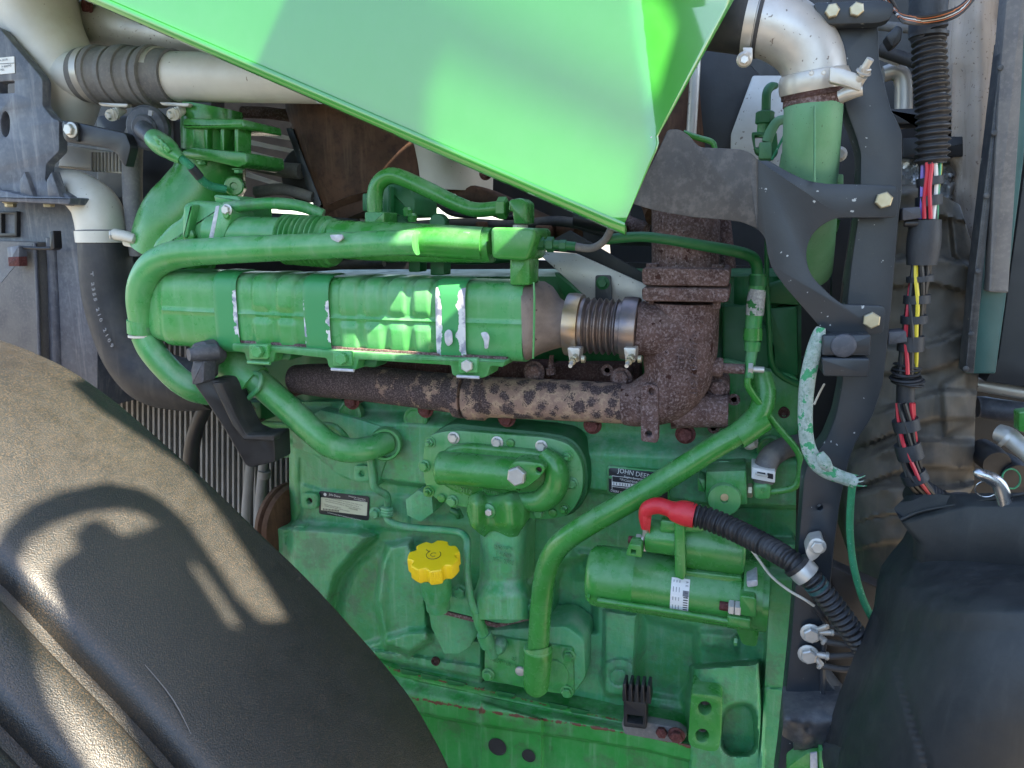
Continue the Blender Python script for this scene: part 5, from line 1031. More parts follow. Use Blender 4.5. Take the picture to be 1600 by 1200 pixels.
tube('drum_end', [(690, 80, .26, 80), (690, 200, .26, 82), (690, 300, .26, 80)], M['cream'], bg, 40, 4); tube('strap', [(648, 210, .16, 4), (652, 245, .16, 4), (664, 290, .16, 5), (700, 330, .16, 5), (745, 338, .16, 4)], M['black'], bg, 8)
lathe('rim', 604, 312, .22, (.25, 0, -1), [(96, -4), (108, 0), (100, 8)], M['muffler'], bg, 40)
um = thing('upper_manifold_housing', 'dusty grey housing with a rusty bolt at the very top left', 'housing', 220, 30, .1)
tube('housing', [(150, 40, .10, 40), (200, 48, .10, 44), (300, 60, .10, 44), (440, 70, .10, 40)], M['alu'], um, 30, 5); prism('flange', rpoly([(120, -30), (136, 10), (143, 32), (200, 28), (260, 34), (420, 100), (420, -30)], 6), .05, .05, M['cream'], um, 3); bolt(um, 140, 10, .045, 10, M['rust_bolt'], 'flange', (-.4, -1, 0))
ib = thing('inner_frame', 'dark inner frame and beams filling the shadow behind the engine', 'frame', 800, 330, .4)
prism('beam', rpoly([(690, 240), (820, 286), (980, 360), (980, 330), (690, 150)], 4), .12, .05, M['blackp'], ib, 2); bolt(ib, 759, 271, .118, 8, M['rust_bolt'], 'flange')
prism('beam', [(640, 345), (1020, 352), (1020, 385), (640, 372)], .14, .06, M['fender'], ib, 2)
prism('beam', [(420, 335), (640, 345), (640, 362), (420, 356)], .13, .04, M['alu'], ib, 2)
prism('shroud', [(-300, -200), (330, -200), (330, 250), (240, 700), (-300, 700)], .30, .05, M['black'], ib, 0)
prism('rear_wall', [(330, -260), (640, -260), (640, 300), (330, 330)], .62, .04, M['blackp'], ib, 0); prism('rear_wall', [(860, -260), (1420, -260), (1420, 470), (1232, 470), (1230, 450), (1205, 448), (1203, 470), (960, 470), (950, 352), (920, 352), (915, 336), (898, 336), (896, 370), (860, 370)], .60, .04, M['blackp'], ib, 0)  # black sheets added as the dark depth, edges leave small bright gaps
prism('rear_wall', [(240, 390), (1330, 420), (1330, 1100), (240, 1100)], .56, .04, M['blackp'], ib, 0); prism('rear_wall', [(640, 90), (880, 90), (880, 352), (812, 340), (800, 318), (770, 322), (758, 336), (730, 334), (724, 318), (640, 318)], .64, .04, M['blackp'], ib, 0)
prism('inner_strut', rpoly([(446, 200), (456, 200), (502, 318), (498, 330), (490, 322)], 3), .1, .02, M['char'], ib, 1)
prism('inner_disc', circ(475, 272, 38, 26, 44), .13, .03, M['black'], ib, 4)
for i in range(5): prism('lit_slat', [(384, 200+i*17), (470, 216+i*20), (470, 222+i*20), (384, 208+i*17)], .3+i*.01, .004, M['cream'], ib, 0)
prism('hose_pack', rpoly([(150, 180), (270, 180), (280, 420), (150, 380)], 8), .12, .04, M['black'], ib, 4); prism('intercooler', rpoly([(95, 225), (190, 240), (192, 272), (90, 262)], 3), .0, .05, M['cream'], ib, 3)
for i in range(9): prism('cooler_fin', [(142+i*5.5, 238), (144+i*5.5, 238), (144+i*5.5, 268), (142+i*5.5, 268)], -.004, .01, M['fin'], ib, 0)
tube('dark_tube', [(320, 240, .12, 10), (420, 262, .1, 11), (470, 268, .1, 12)], M['rubber_dusty'], ib, 14); tube('dark_tube', [(900, 340, .05, 14), (960, 352, .04, 14)], M['black'], ib, 14)
tube('rusty_duct', [(1040, 130, .12, 60), (1048, 260, .10, 58), (1060, 330, .06, 52)], M['muffler'], ib, 30); prism('dark_cover', rpoly([(1060, 90), (1140, 60), (1190, 120), (1150, 240), (1060, 250)], 8), .08, .05, M['fender'], ib, 4)
tube('steel_rail', [(1088, 80, .04, 8), (1080, 210, .04, 8)], M['alu'], ib, 12)
prism('dark_web', rpoly([(1290, 880), (1400, 930), (1420, 1240), (1270, 1240)], 6), -.235, .03, M['blackp'], ib, 2)  # black filler added to close a bright gap beside the post
for pts, mm in (([(690, 300, .2, 16), (760, 312, .2, 17), (850, 352, .16, 17), (900, 372, .12, 16)], 'muffler'), ([(640, 352, .1, 7), (720, 348, .1, 7), (800, 352, .1, 8), (880, 346, .1, 8), (960, 368, .08, 8)], 'rubber'), ([(700, 330, .18, 6), (740, 322, .18, 6), (790, 338, .16, 6), (830, 330, .16, 6)], 'black'), ([(380, 175, .16, 9), (430, 178, .15, 9), (470, 190, .15, 9), (520, 250, .1, 9)], 'rust'), ([(400, 300, .1, 9), (440, 296, .1, 9), (490, 308, .1, 8)], 'rubber_dusty'), ([(400, 340, .04, 8), (450, 342, .04, 8), (560, 350, .03, 8)], 'fender'), ([(880, 300, .15, 12), (960, 340, .12, 12), (1010, 360, .1, 12)], 'rust'), ([(640, 395, .02, 8), (720, 405, .02, 8), (800, 402, .02, 8)], 'paint_dk'), ([(440, 402, .0, 7), (520, 414, .0, 7), (600, 410, .0, 7)], 'rubber')):
    tube('dark_tube', pts, M[mm], ib, 14)
for x, y, w_, h_ in ((430, 312, 24, 16), (676, 300, 20, 14), (742, 346, 18, 14), (835, 352, 26, 18), (900, 388, 22, 16)): box('small_casting', x, y, x+w_, y+h_, .08, .06, M[random.choice(['muffler', 'rust', 'fender', 'cream'])], ib, 4, 3)
# ------- wiring harness
wh = thing('wiring_harness', 'thick wiring harness hanging in black conduit with coloured wires showing', 'wiring harness', 1440, 400, -.28)
def hpt(y): return np.interp(y, [20, 60, 260, 340, 415, 520, 590, 640, 700, 750, 785], [1450, 1451, 1455, 1449, 1440, 1425, 1416, 1414, 1419, 1430, 1452])
tube('conduit', [(1451, 55, -.27, 22), (1453, 110, -.275, 23), (1458, 180, -.28, 23), (1456, 258, -.28, 22)], M['black'], wh, 24, 8, wave=(.0078, .002, .6))
tube('socket', [(1450, -30, -.27, 26), (1450, 40, -.27, 27), (1451, 50, -.27, 27)], M['tape'], wh, 24); lathe('socket_rim', 1451, 56, -.27, 'z', [(24, -4), (28, -2), (28, 3), (24, 4)], M['black'], wh, 26)
tube('tape_sleeve', [(1446, 344, -.28, 22), (1443, 380, -.28, 24), (1440, 414, -.28, 21)], M['tape'], wh, 22, 6); tube('core_tape', [(1453, 250, -.275, 15), (1449, 340, -.275, 15), (1440, 410, -.275, 14), (1424, 520, -.275, 14), (1415, 600, -.275, 13), (1417, 690, -.27, 13), (1430, 745, -.265, 13), (1446, 772, -.26, 14)], M['tape'], wh, 16, 8)
cols = ['w_red', 'w_yel', 'w_grn', 'w_wht', 'w_blk', 'w_red', 'w_grn', 'w_pur', 'w_blk', 'w_yel']
rw = random.Random(3)
for seg_, (y0, y1, n, twist) in enumerate(((252, 342, 11, .25), (412, 585, 9, 1.1), (630, 775, 9, 1.3))):
    for k in range(n):
        pts = []; a0 = k/n*2*math.pi
        for y in np.linspace(y0, y1, 8):
            a = a0+twist*(y-y0)/90+.12*math.sin(k*3+y/17); r = 14 if seg_ == 0 else 13; pts.append((hpt(y)+r*math.sin(a), y, -.278-(.015 if seg_ == 0 else .0145)*math.cos(a), 3.2))
        if y1 > 770: pts[-1] = (pts[-1][0]+2, y1, -.265, 3)
        tube('wire', pts, M[cols[(k*3+seg_) % 10] if seg_ == 0 else rw.choice(['w_red', 'w_yel', 'w_blk', 'w_blk', 'w_wht', 'w_blk', 'w_blk', 'w_red', 'w_blk', 'w_blk'])], wh, 6, 4)
for y0, y1 in ((274, 290), (303, 322), (428, 440), (458, 474), (490, 505), (522, 548), (652, 672), (690, 716), (735, 752)):
    tube('tape_wrap', [(hpt(y0)-1, y0+3, -.279, 19), (hpt(y1)+1, y1, -.279, 19)], M['tape'], wh, 18)
for k in range(7): lathe('cord_loop', hpt(585)+random.uniform(-2, 3), 572+k*4.6, -.276, (random.uniform(-.15, .15), random.uniform(-.3, .1), 1), [(19+(k > 3)*3, -2), (21+(k > 3)*3, 0), (19+(k > 3)*3, 2)], M['black'], wh, 22)
tube('lower_conduit', [(1430, 764, -.255, 21), (1448, 778, -.25, 22), (1470, 790, -.245, 22)], M['black'], wh, 22, 8, wave=(.0075, .0018, .6)); tube('wire_tail', [(1470, 778, -.26, 4), (1490, 772, -.26, 3), (1512, 771, -.26, 2)], M['black'], wh, 8)
for px, py in ((1424, 335), (1402, 529)): prism('clip', rpoly([(px-14, py-10), (px+14, py-12), (px+16, py+6), (px-14, py+10)], 3), -.30, .03, M['plastic'], wh, 2); lathe('clip_roll', px+2, py+14, -.29, 'x', [(5, -12), (6, -10), (6, 10), (5, 12)], M['black'], wh, 12) if py < 400 else None
ul = thing('upper_wire_loop', 'loop of brown and orange wires hanging at the top right', 'wires', 1440, 20, -.3)
for k in range(9): tube('wire', [(1372+k*2, -10, -.30-k*.002, 2.4), (1386+k*2.2, 10+k, -.31, 2.4), (1412, 24+k*1.3, -.315-k*.002, 2.4), (1450, 25+k*1.4, -.315+k*.002, 2.4), (1496, 12+k*1.6, -.31, 2.4), (1524+k, -14, -.30, 2.4)], M[('w_blk', 'w_org', 'rubber', 'w_blk', 'w_wht', 'rubber', 'w_org', 'w_blk', 'rubber')[k]], ul, 7, 5)
# white frayed cable and green braided cable
fc = thing('frayed_cable_sleeve', 'torn white plaster like sleeve with green showing hanging beside the post', 'cable sleeve', 1260, 640, -.3)
tube('sleeve', [(1283, 512, -.338, 7), (1279, 524, -.34, 10), (1270, 555, -.345, 11.5), (1261, 600, -.345, 11.5), (1258, 650, -.345, 11), (1261, 690, -.345, 11), (1272, 718, -.346, 12), (1290, 735, -.347, 12), (1316, 746, -.348, 10.5), (1338, 753, -.348, 11)], M['cloth'], fc, 18, 9)
tube('torn_end', [(1280, 708, -.352, 7), (1288, 722, -.355, 10), (1296, 733, -.353, 7)], M['cloth'], fc, 10)
for i in range(6): tube('loose_thread', [(1330, 748+i, -.35, 2), (1342, 744+i*3, -.352, 1.3), (1350+i % 3*2, 739+i*4, -.35, .6)], M['cloth'] if i % 2 else M['w_blk'], fc, 6)
gc = thing('green_braided_cable', 'green braided cable running down from the frayed sleeve to the fender', 'cable', 1335, 880, -.3)
tube('cable', [(1332, 752, -.33, 5.5), (1329, 790, -.32, 5.5), (1328, 830, -.31, 5.5), (1333, 880, -.31, 5.5), (1346, 930, -.31, 5.5), (1362, 965, -.31, 5.5), (1378, 992, -.31, 5.5)], M['gcable'], gc, 14, 8)
tube('thin_wire', [(1288, 600, -.25, 1.6), (1280, 615, -.24, 1.6), (1272, 632, -.24, 1.6)], M['wire_w'], gc, 6)
# moulded rubber cover
tn = thing('rubber_tunnel_cover', 'dirty moulded rubber tunnel cover with raised ribs behind the harness', 'rubber cover', 1440, 600, -.15)
def tun(X, Y):
    cxx = np.interp(Y, [290, 400, 600, 800, 930], [1430, 1450, 1452, 1430, 1420]); hw = np.interp(Y, [290, 340, 420, 600, 760, 900], [70, 96, 110, 120, 112, 90])
    u = np.clip((X-cxx)/hw, -1, 1); h = .10*np.sqrt(np.clip(1-u*u, 0, 1))+.05
    for yy, k in ((345, .9), (452, 1), (575, .8), (672, 1), (742, .9), (806, 1), (850, .7)):
        yl = yy+(X-1430)*(-.18 if yy > 500 else .10)+10*np.sin(X/40+yy); h += .024*k*ss(.5+(yl-Y)/5)*ss(.5+(Y-yl+44)/10)
    h += .012*feat([(1470, 600), (1510, 580), (1520, 660), (1476, 680)], X, Y, 6)+.006*vnoise(X, Y, 20, 2)
    h += .016*feat([(1484, 340), (1520, 350), (1526, 430), (1490, 400)], X, Y, 5)
    return -h
relief('moulded_cover', [(1400, 288), (1360, 340), (1335, 500), (1330, 640), (1330, 880), (1360, 950)], [(1440, 288), (1500, 320), (1530, 420), (1532, 560), (1524, 640), (1522, 760), (1440, 900), (1440, 950)], 288, 950, 80, 170, tun, M['tunnel'], tn, .2, 70)
fo = thing('foil_shield', 'crumpled silver foil shield behind the harness', 'foil', 1480, 280, .0)
def foil(X, Y): return -.02+.045*vnoise(X, Y, 17, 1)+.03*vnoise(X, Y, 7, 2)
relief('foil', [(1408, 235), (1408, 310), (1470, 350)], [(1528, 235), (1530, 300), (1522, 352)], 235, 350, 46, 40, foil, M['foil'], fo, .02, 20)
fp = thing('insulation_panel', 'dusty beige foam insulation panel beside the cab edge', 'insulation', 1525, 120, -.05)
relief('foam_sheet', [(1500, -60), (1488, 120), (1486, 240), (1500, 260), (1500, 420)], [(1600, -60), (1572, 120), (1560, 420)], -60, 420, 30, 60, lambda X, Y: -.06+.018*np.sin(X/13)+.01*vnoise(X, Y, 30, 5), M['foam'], fp, .05, 70)
ce = thing('cab_edge_panel', 'dark grey and teal cab front edge strip at the right border', 'cab panel', 1570, 300, -.2)
prism('edge_strip', rpoly([(1578, -60), (1606, -60), (1596, 150), (1586, 300), (1576, 458), (1545, 456), (1552, 300), (1562, 120)], 3), -.22, .03, M['rubber_dusty'], ce, 3)
prism('teal_strip', rpoly([(1600, -60), (1625, -60), (1600, 250), (1572, 470), (1556, 584), (1510, 584), (1526, 440), (1560, 240)], 3), -.20, .04, M['teal'], ce, 3); prism('inner_edge', rpoly([(1566, 60), (1574, 60), (1535, 440), (1522, 584), (1508, 582), (1522, 430)], 2), -.215, .03, M['char_dust'], ce, 2)
prism('cab_wall', [(1640, -80), (2400, -160), (2400, 720), (1540, 596), (1560, 560), (1600, 270)], -.16, .05, M['blackp'], ce, 2)
for px, py in ((1566, 106), (1556, 208), (1544, 306), (1531, 424), (1520, 522), (1512, 576)): bolt(ce, px-3, py, -.22, 4.5, M['char_dust'], 'dome', name='rivet')
mf_ = thing('dark_mount_frame', 'black frame bars and a steel bent tube behind the harness', 'frame', 1450, 200, .0)
prism('bar', rpoly([(1385, 170), (1520, 168), (1512, 212), (1512, 245), (1500, 245), (1500, 192), (1385, 194)], 3), -.04, .05, M['black'], mf_, 2); prism('bar', rpoly([(1410, 215), (1556, 212), (1554, 244), (1410, 246)], 2), -.05, .03, M['blackp'], mf_, 2); bolt(mf_, 0, 0, 0, 9, M['black'], 'flange', 'x', c=P(1512, 178, -.03))
tube('bent_tube', [(1380, 116, .02, 12), (1398, 112, .02, 13), (1410, 122, .02, 13), (1412, 150, .02, 13), (1410, 200, .02, 13)], M['steel'], mf_, 18); tube('drum', [(1455, 90, .06, 40), (1480, 100, .06, 44), (1480, 170, .06, 44)], M['rubber'], mf_, 26)
prism('relay', rpoly([(1384, 56), (1402, 38), (1412, 44), (1408, 64), (1394, 74)], 4), -.1, .03, M['black'], mf_, 3); tube('rod', [(1372, 40, -.02, 7), (1440, 46, -.02, 8)], M['rubber_dusty'], mf_, 12); tube('rod', [(1372, 78, -.02, 9), (1440, 100, -.02, 10)], M['rubber'], mf_, 12)
pg = prism('printed_sheet', [(1368, 88), (1394, 78), (1416, 96), (1402, 104), (1372, 92)], -.005, .002, M['white'], mf_, 0)
for i in range(3): prism('print_line', [(1378+i*8, 84+i*3.4), (1380+i*8, 83+i*3.4), (1396+i*6, 94+i*3), (1394+i*6, 95+i*3)], -.0065, .0006, M['grey_ink'], pg, 0)
prism('backing', [(1235, 560), (1560, 560), (1560, 1300), (1235, 1300)], .16, .03, M['blackp'], mf_, 0); prism('backing', [(1300, -60), (1520, -60), (1520, 640), (1300, 640)], .26, .03, M['blackp'], mf_, 0)  # black sheets added to keep the depth behind the post dark
# right mid: tubes and couplers
hy = thing('hydraulic_couplers', 'cluster of steel tubes and hydraulic couplers at the right edge', 'couplers', 1570, 660, -.1)
tube('tube', [(1525, 600, -.1, 11), (1640, 620, -.12, 12)], M['alu'], hy, 18); tube('tube', [(1526, 636, -.1, 16), (1536, 636, -.1, 17), (1560, 640, -.11, 17), (1640, 652, -.13, 18)], M['plastic'], hy, 22)
tube('coupler', [(1560, 676, -.16, 14), (1575, 682, -.17, 15), (1590, 694, -.18, 14), (1620, 720, -.2, 14)], M['zinc'], hy, 18); tube('coupler_ring', [(1570, 682, -.17, 17), (1576, 686, -.172, 17)], M['zinc'], hy, 18)
for px, py in ((1548, 715), (1580, 735)): tube('socket', [(px-14, py-10, -.12, 20), (px, py, -.15, 21), (px+10, py+10, -.17, 20)], M['black'], hy, 22)
a = P(1580, 748, -.19); s_ = S(a); sweep3('green_ring', [a+(Vector((.9, .45, 0))*math.cos(t)+Vector((-.1, .3, .9))*math.sin(t))*(16*s_) for t in np.linspace(0, 2*math.pi, 30)], [1.4*s_]*30, M['gcable'], hy, 8); prism('dark_wall', [(1500, 570), (2300, 640), (2300, 1300), (1480, 1300)], .02, .04, M['blackp'], hy, 0)
prism('green_tab', rpoly([(1592, 644), (1620, 640), (1620, 680), (1592, 674)], 3), -.2, .02, M['paint'], hy, 2)
# ------- right fender
rf = thing('right_fender', 'large smooth matt black rubbery fender bulging in at the lower right', 'fender', 1460, 1000, -.5)
RFL = [(1428, 832), (1436, 852), (1426, 872), (1404, 898), (1390, 918), (1384, 940), (1378, 986), (1352, 1050), (1320, 1128), (1290, 1222)]
def rfz(X, Y):
    t = np.clip((X-np.interp(Y, [q[1] for q in RFL], [q[0] for q in RFL]))/330, 0, 1)
    h = .36+.24*np.sqrt(np.clip(1-(1-t)**2.2, 0, 1))*ss((Y-800)/160)+.05*np.sin(np.clip((Y-840)/420, 0, 1)*2.2)
    cz = np.interp(Y, [880, 940, 1000, 1080, 1140, 1222], [1398, 1390, 1394, 1412, 1430, 1458]); h -= .004*np.exp(-((X-cz)/3)**2)*ss((Y-890)/40)
    return -h
relief('fender_skin', RFL, [(2050, 750), (2050, 1222)], 832, 1222, 110, 130, rfz, M['fender'], rf, .06, 70)
relief('upper_lip', [(1428, 790), (1406, 812), (1420, 832), (1438, 850)], [(2050, 715), (2050, 900)], 790, 905, 70, 30, lambda X, Y: -.375-.16*np.clip((X-1404)/330, 0, 1)**.8-.012*np.sin(np.clip((Y-790)/110, 0, 1)*2.6)+.05*ss((np.interp(X, [1400, 1500, 1600, 1740], [818, 792, 778, 762])-Y)/14), M['fender'], rf, .04, 70)
tube('top_edge', [(1408, 812, -.385, 3), (1440, 799, -.395, 3), (1500, 788, -.42, 3), (1600, 772, -.47, 3), (1740, 752, -.53, 3)], M['fender'], rf, 10)
rh = thing('grab_rod', 'polished bent steel rod dropping into a grey cup with a split ring', 'rod', 1570, 790, -.45)
tube('rod', [(1536, 742, -.46, 9), (1546, 746, -.46, 10), (1560, 756, -.46, 10.5), (1568, 776, -.46, 11), (1574, 806, -.46, 11)], M['chrome'], rh, 20, 8, round_end=(.01, 0))
lathe('flare', 1576, 812, -.46, 'z', [(11, 8), (14, 0), (22, -4), (.1, -4)], M['chrome'], rh, 24); lathe('cup', 1580, 816, -.46, 'z', [(24, 2), (26, 0), (26, -4), (22, -10), (19, -60), (15, -66), (.1, -66)], M['plastic'], rh, 28)
a = P(1541, 764, -.455); s_ = S(a); sweep3('split_ring', [a+Vector((15*math.cos(t), -.2*15*math.sin(t), 14*math.sin(t)))*s_ for t in np.linspace(.4, 2*math.pi+.2, 40)], [1.1*s_]*40, M['chrome'], rh, 8)
# ------- black joint cover in front of the right fender
# ============================================================ HOOD
hd = thing('hood', 'large glossy bright green hood hanging open across the top of the picture', 'hood', 975, 352, -.42)
HY = -.42
def hoodY(X, Y): return HY+.10*np.clip((X-np.interp(Y, [-300, 0, 205, 360], [1080, 985, 1010, 1040]))/230, 0, 1)**1.3+.012*np.sin((Y+100)/220)
def hood_panel():
    ny, nx = 60, 90; v = []; lo = np.array([(975, 350), (-200, -158)]); ys = np.linspace(0, 1, ny)
    for t in ys:                                                    # rows from the tip up
        yy = 350-t*620
        xl = 975+(yy-350)/508*1175; xr = np.interp(yy, [-270, 0, 205, 216, 224, 232, 350], [1300, 1145, 1032, 1026, 1029, 1027, 976])
        for k in range(nx):
            x = xl+(xr-xl)*(k/(nx-1)) if t > 0 else 975+k*.01
            v.append(P(x, yy, float(hoodY(np.array(x), np.array(yy)))))
    f = [(j*nx+i, j*nx+i+1, (j+1)*nx+i+1, (j+1)*nx+i) for j in range(ny-1) for i in range(nx-1)]
    o = mesh('side_panel', v, f, M['hood'], hd, 50); mo = o.modifiers.new('thickness', 'SOLIDIFY'); mo.thickness = .003; mo.offset = 1
    return v, nx, ny
hv, hnx, hny = hood_panel()
# rolled lower edge: narrow flange turned away from the outer face
e0 = [P(x, 350+(x-975)*.4323, HY+.002) for x in np.linspace(977, -200, 60)]
v = []
for p in e0:
    s = S(p); v += [p+Vector((0, -.0035, .002)), p+Vector((0, -.0045, -.004)), p+Vector((0, -.001, -.0115)), p+Vector((0, .012, -.014)), p+Vector((0, .012, -.004))]
f = [(i*5+k, i*5+(k+1) % 5, (i+1)*5+(k+1) % 5, (i+1)*5+k) for i in range(59) for k in range(5)]+[(0, 1, 2, 3, 4), tuple(59*5+k for k in (4, 3, 2, 1, 0))]
mesh('rolled_edge', v, f, M['hood'], hd, 50)
# crumpled corner where the bracket tore
def crumple():
    rs = random.Random(9); v, f = [], []; nx, ny = 20, 8
    for j in range(ny):
        for i in range(nx):
            t = i/(nx-1); hw = 3.5+7*t*(1-t)*1.6+rs.uniform(-1, 1); x = 979+t*49; y = 213+t*3+(j/(ny-1)*2-1)*hw+rs.uniform(-.8, .8)
            ed = j in (0, ny-1) or i in (0, nx-1); v.append(P(x, y, float(hoodY(np.array(x), np.array(y)))-.0006-(0 if ed else rs.uniform(0, .0022))))
    f = [(j*nx+i, j*nx+i+1, (j+1)*nx+i+1, (j+1)*nx+i) for j in range(ny-1) for i in range(nx-1)]
    mesh('torn_corner', v, f, M['hood'], hd, 25)
    for i in range(5): x = 983+i*8; y = 206+i*1.5; prism('flaked_spot', rpoly([(x, y+rs.uniform(0, 3)), (x+4, y+rs.uniform(-1, 2)), (x+3, y+4+rs.uniform(0, 3))], 1), float(hoodY(np.array(x), np.array(y)))-.0028, .003, M['yellow' if i % 2 else 'chip'], hd, 0)
crumple()
top = [hv[(hny-1)*hnx+i] for i in range(hnx)]; v = list(top)+[p+Vector((0, .85, .06)) for p in top]
v += [p+Vector((0, 0, .012)) for p in v]; n = hnx
f = [(i, i+1, n+i+1, n+i) for i in range(n-1) if v[i].x < -.05]  # right part left open to let sun through to the tubes
mesh('roof_panel', v, f, M['hood'], hd, 50)
# ============================================================ LEFT FENDER (mudguard over the front wheel)
lfd = thing('left_fender', 'big grained black mudguard with golden sunlight and shadows at lower left', 'fender', 300, 900, -.6)
EDGE = [(-420, 420), (-260, 452), (-120, 494), (0, 531), (60, 554), (112, 580), (180, 628), (252, 690), (326, 756), (400, 828), (480, 905), (560, 992), (604, 1043), (642, 1092), (674, 1146), (703, 1204), (730, 1275), (750, 1360)]
E3 = cr([tuple(P(x, y, -.45)) for x, y in EDGE], 5); tE, uE, _ = frames(E3); nE = np.stack([-tE[:, 2], 0*tE[:, 0], tE[:, 0]], 1); nE /= np.linalg.norm(nE, axis=1)[:, None]; nE *= np.sign(nE[:, 2:3])
PROF = [(-.004, -.02), (-.004, -.004), (-.001, -.001), (.004, 0), (.012, .0), (.02, .001), (.05, .004), (.1, .006), (.18, .006), (.26, .003), (.29, .0), (.300, -.002), (.307, -.006), (.311, -.016), (.314, -.030), (.332, -.030), (.335, -.018), (.340, -.014), (.36, -.014), (.39, -.016), (.396, -.020), (.400, -.030), (.403, -.045), (.420, -.045), (.423, -.032), (.43, -.028), (.50, -.03), (.62, -.045), (.64, -.09), (.64, -.16)]
def fender_pt(i, w_, d): return E3[i]+np.array((0, -w_, 0))+nE[i]*d
v = [fender_pt(i, w_, d) for i in range(len(E3)) for w_, d in PROF]; k = len(PROF)
f = [(i*k+j, i*k+j+1, (i+1)*k+j+1, (i+1)*k+j) for i in range(len(E3)-1) for j in range(k-1)]
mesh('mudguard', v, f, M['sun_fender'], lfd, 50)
rs = random.Random(5)
def on_fender(px, py):                                              # where the sight line meets the fender skin
    r = ray(px, py); best = None
    for i in range(len(E3)-1):
        a = Vector(E3[i]); b = Vector(E3[i+1]); d = b-a; nn = Vector((-d.z, 0, d.x)); den = nn.dot(r)
        if abs(den) < 1e-9: continue
        t = nn.dot(a-CAM)/den; q = CAM+r*t; s = (q-a).dot(Vector((d.x, 0, d.z)))/(d.x*d.x+d.z*d.z)
        if -.02 <= s <= 1.02 and t > 0 and -.46 > q.y > -1.2 and (best is None or t < best[0]): best = (t, q)
    return best[1] if best else None
for line in (((318, 892), (340, 918), (362, 955), (384, 990), (402, 1015)), ((305, 930), (325, 958), (343, 1000), (357, 1020)), ((310, 1010), (325, 1030), (340, 1062)), ((228, 1042), (260, 1080), (280, 1110), (300, 1150))):
    pts = [on_fender(*q) for q in line]; pts = [q+Vector((0, -.001, .0035)) for q in pts if q is not None]
    if len(pts) > 2: c_ = cr([tuple(q) for q in pts], 6); sweep3('scratch', c_, [.00045*math.sin(math.pi*(i+.5)/len(c_))+.0002 for i in range(len(c_))], M['rubber_dusty'], lfd, 5)
# unseen shed behind the photographer, added to cut skylight and darken reflections
sh = thing('machine_shed', 'dark machine shed standing out of frame behind the photographer', 'shed', 800, 1700, -.7); sh.location = (0, -5, 0)
sweep3('wall', [(-7, -5, .7), (0, -5, .7), (7, -5, .7)], [1]*3, M['shed'], sh, 4, section=lambda i, th: ((.72, -.72, -.72, .72)[round(th/(math.pi/2)) % 4], (.1, .1, -.1, -.1)[round(th/(math.pi/2)) % 4]))
sweep3('end_wall', [(3.0, -5, 2.4), (5, -5, 2.4), (9, -5, 2.4)], [1]*3, M['shed'], sh, 4, section=lambda i, th: ((2.3, -2.3, -2.3, 2.3)[round(th/(math.pi/2)) % 4], (.13, .13, -.13, -.13)[round(th/(math.pi/2)) % 4]))
# ============================================================ ADDED SHADE SLAB (unseen, upper right): roof cut to throw the wanted shade
cb_ = thing('tractor_cab', 'tractor cab roof and pillars standing out of frame at upper right', 'cab', 1900, 300, .2)
ZR = 2.95
def sunhit(q): t = (ZR-q.z)/SUN.z; h = q+SUN*t; return (h.x, h.y)
def cast(px): return [sunhit(q) for q in (on_fender(*p) for p in px) if q is not None]
L2 = cast([(36, 872), (50, 843), (83, 823), (133, 807), (187, 801), (217, 806), (256, 828), (227, 842), (197, 852), (178, 838), (160, 825), (138, 828), (117, 850), (125, 872), (95, 890), (80, 912), (110, 1005), (150, 1050), (193, 1100), (236, 1200), (260, 1260), (190, 1260), (150, 1190), (93, 1100), (70, 1040), (52, 950)])
L3 = cast([(296, 884), (306, 886), (345, 940), (381, 998), (358, 986), (352, 972)])
hp_ = lambda q: [sunhit(P(x, y, HY)) for x, y in q]
patch = hp_([(690, 60), (690, 330), (1010, 330), (1030, 215), (1030, 190), (940, 150), (820, 105)])     # hole cut in the added roof to light the hood
patch2 = hp_([(690, -10), (820, 40), (940, 85), (1060, 130), (1160, -100), (690, -100)])
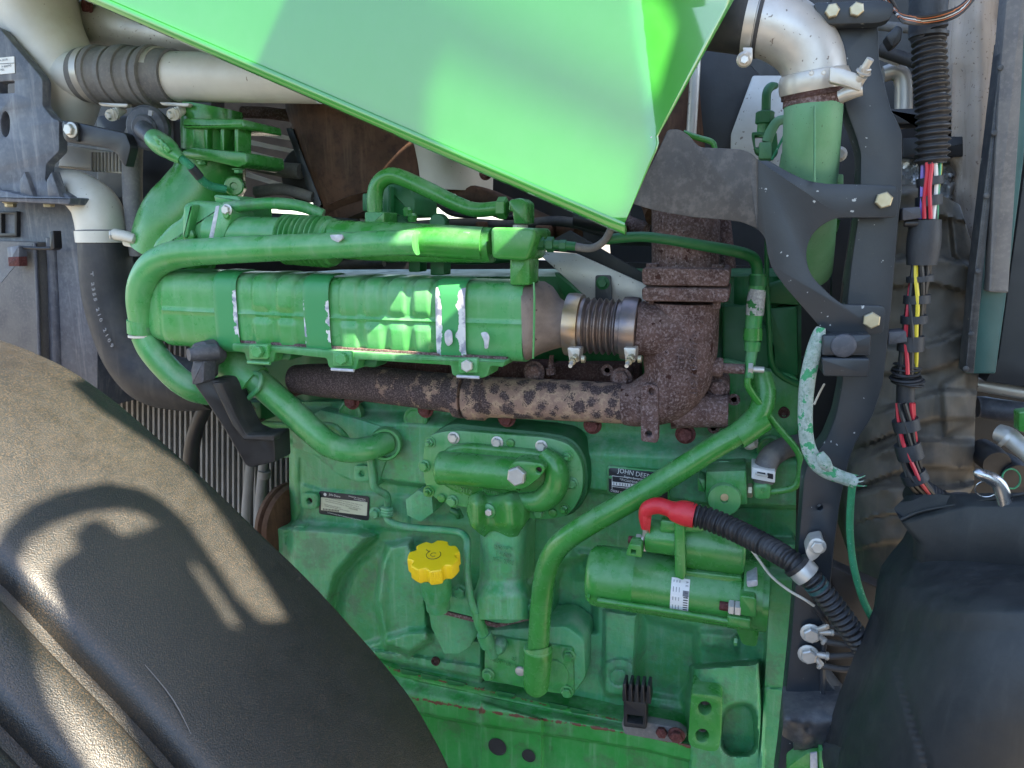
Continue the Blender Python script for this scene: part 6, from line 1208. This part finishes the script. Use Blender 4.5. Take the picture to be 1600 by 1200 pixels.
patch3 = [sunhit(P(x, y, Y)) for x, y, Y in ((640, 352, -.26), (700, 352, -.26), (752, 357, -.26), (755, 380, -.26), (742, 404, -.26), (700, 440, -.25), (690, 500, -.25), (692, 560, -.25), (640, 560, -.25), (640, 430, -.25))]
xs_ = [q[0] for q in patch3]; ys_ = [q[1] for q in patch3]; xa, xb, ya, yb = min(xs_), max(xs_), max(min(ys_)-.012, -.757), max(ys_)+.012
patch3 = [(xa, ya), (xb, ya), (xb, yb), (xa, yb)]
L1 = cast([(88, 572), (112, 604), (150, 640), (212, 656), (240, 672), (278, 704), (282, 726), (312, 748), (318, 772), (344, 806), (452, 982), (414, 984), (380, 950), (340, 890), (300, 832), (260, 796), (225, 777), (170, 767), (100, 781), (50, 802), (15, 832), (-60, 930), (-120, 1010)])
print("HOLES", patch3, [min(q[1] for q in patch), max(q[1] for q in patch)], [min(q[1] for q in patch2), max(q[1] for q in patch2)])
x1, y1 = L1[-1]; x0, y0 = L1[0]
outline = [(x0-.02, 1.3)] + L1 + [(x1-.05, -2.7), (3.0, -2.7), (3.0, 1.3)]
def slab(name, poly, holes, z, th, m, parent):
    loops = [poly]+list(holes); v, f, base = [], [], []
    for lp in loops:
        base.append(len(v)); v += [(x, y, z) for x, y in lp]+[(x, y, z+th) for x, y in lp]; n = len(lp); b0 = base[-1]
        f += [(b0+i, b0+(i+1) % n, b0+n+(i+1) % n, b0+n+i) for i in range(n)]
    idx = [base[k]+i for k, lp in enumerate(loops) for i in range(len(lp))]; idt = [base[k]+len(lp)+i for k, lp in enumerate(loops) for i in range(len(lp))]
    tr = tessellate_polygon([[Vector((x, y, 0)) for x, y in lp] for lp in loops])
    f += [tuple(idx[j] for j in t) for t in tr]+[tuple(idt[j] for j in t) for t in tr]
    return mesh(name, v, f, m, parent, 30)
slab('roof', outline, [L2, L3, patch, patch2, patch3], ZR, .02, M['blackp'], cb_)
for x, y in ((2.9, -.8), (2.9, 1.2), (1.6, 1.2)): sweep3('pillar', [(x, y, 0), (x, y, 1.5), (x, y, ZR)], [.05]*3, M['blackp'], cb_, 10)
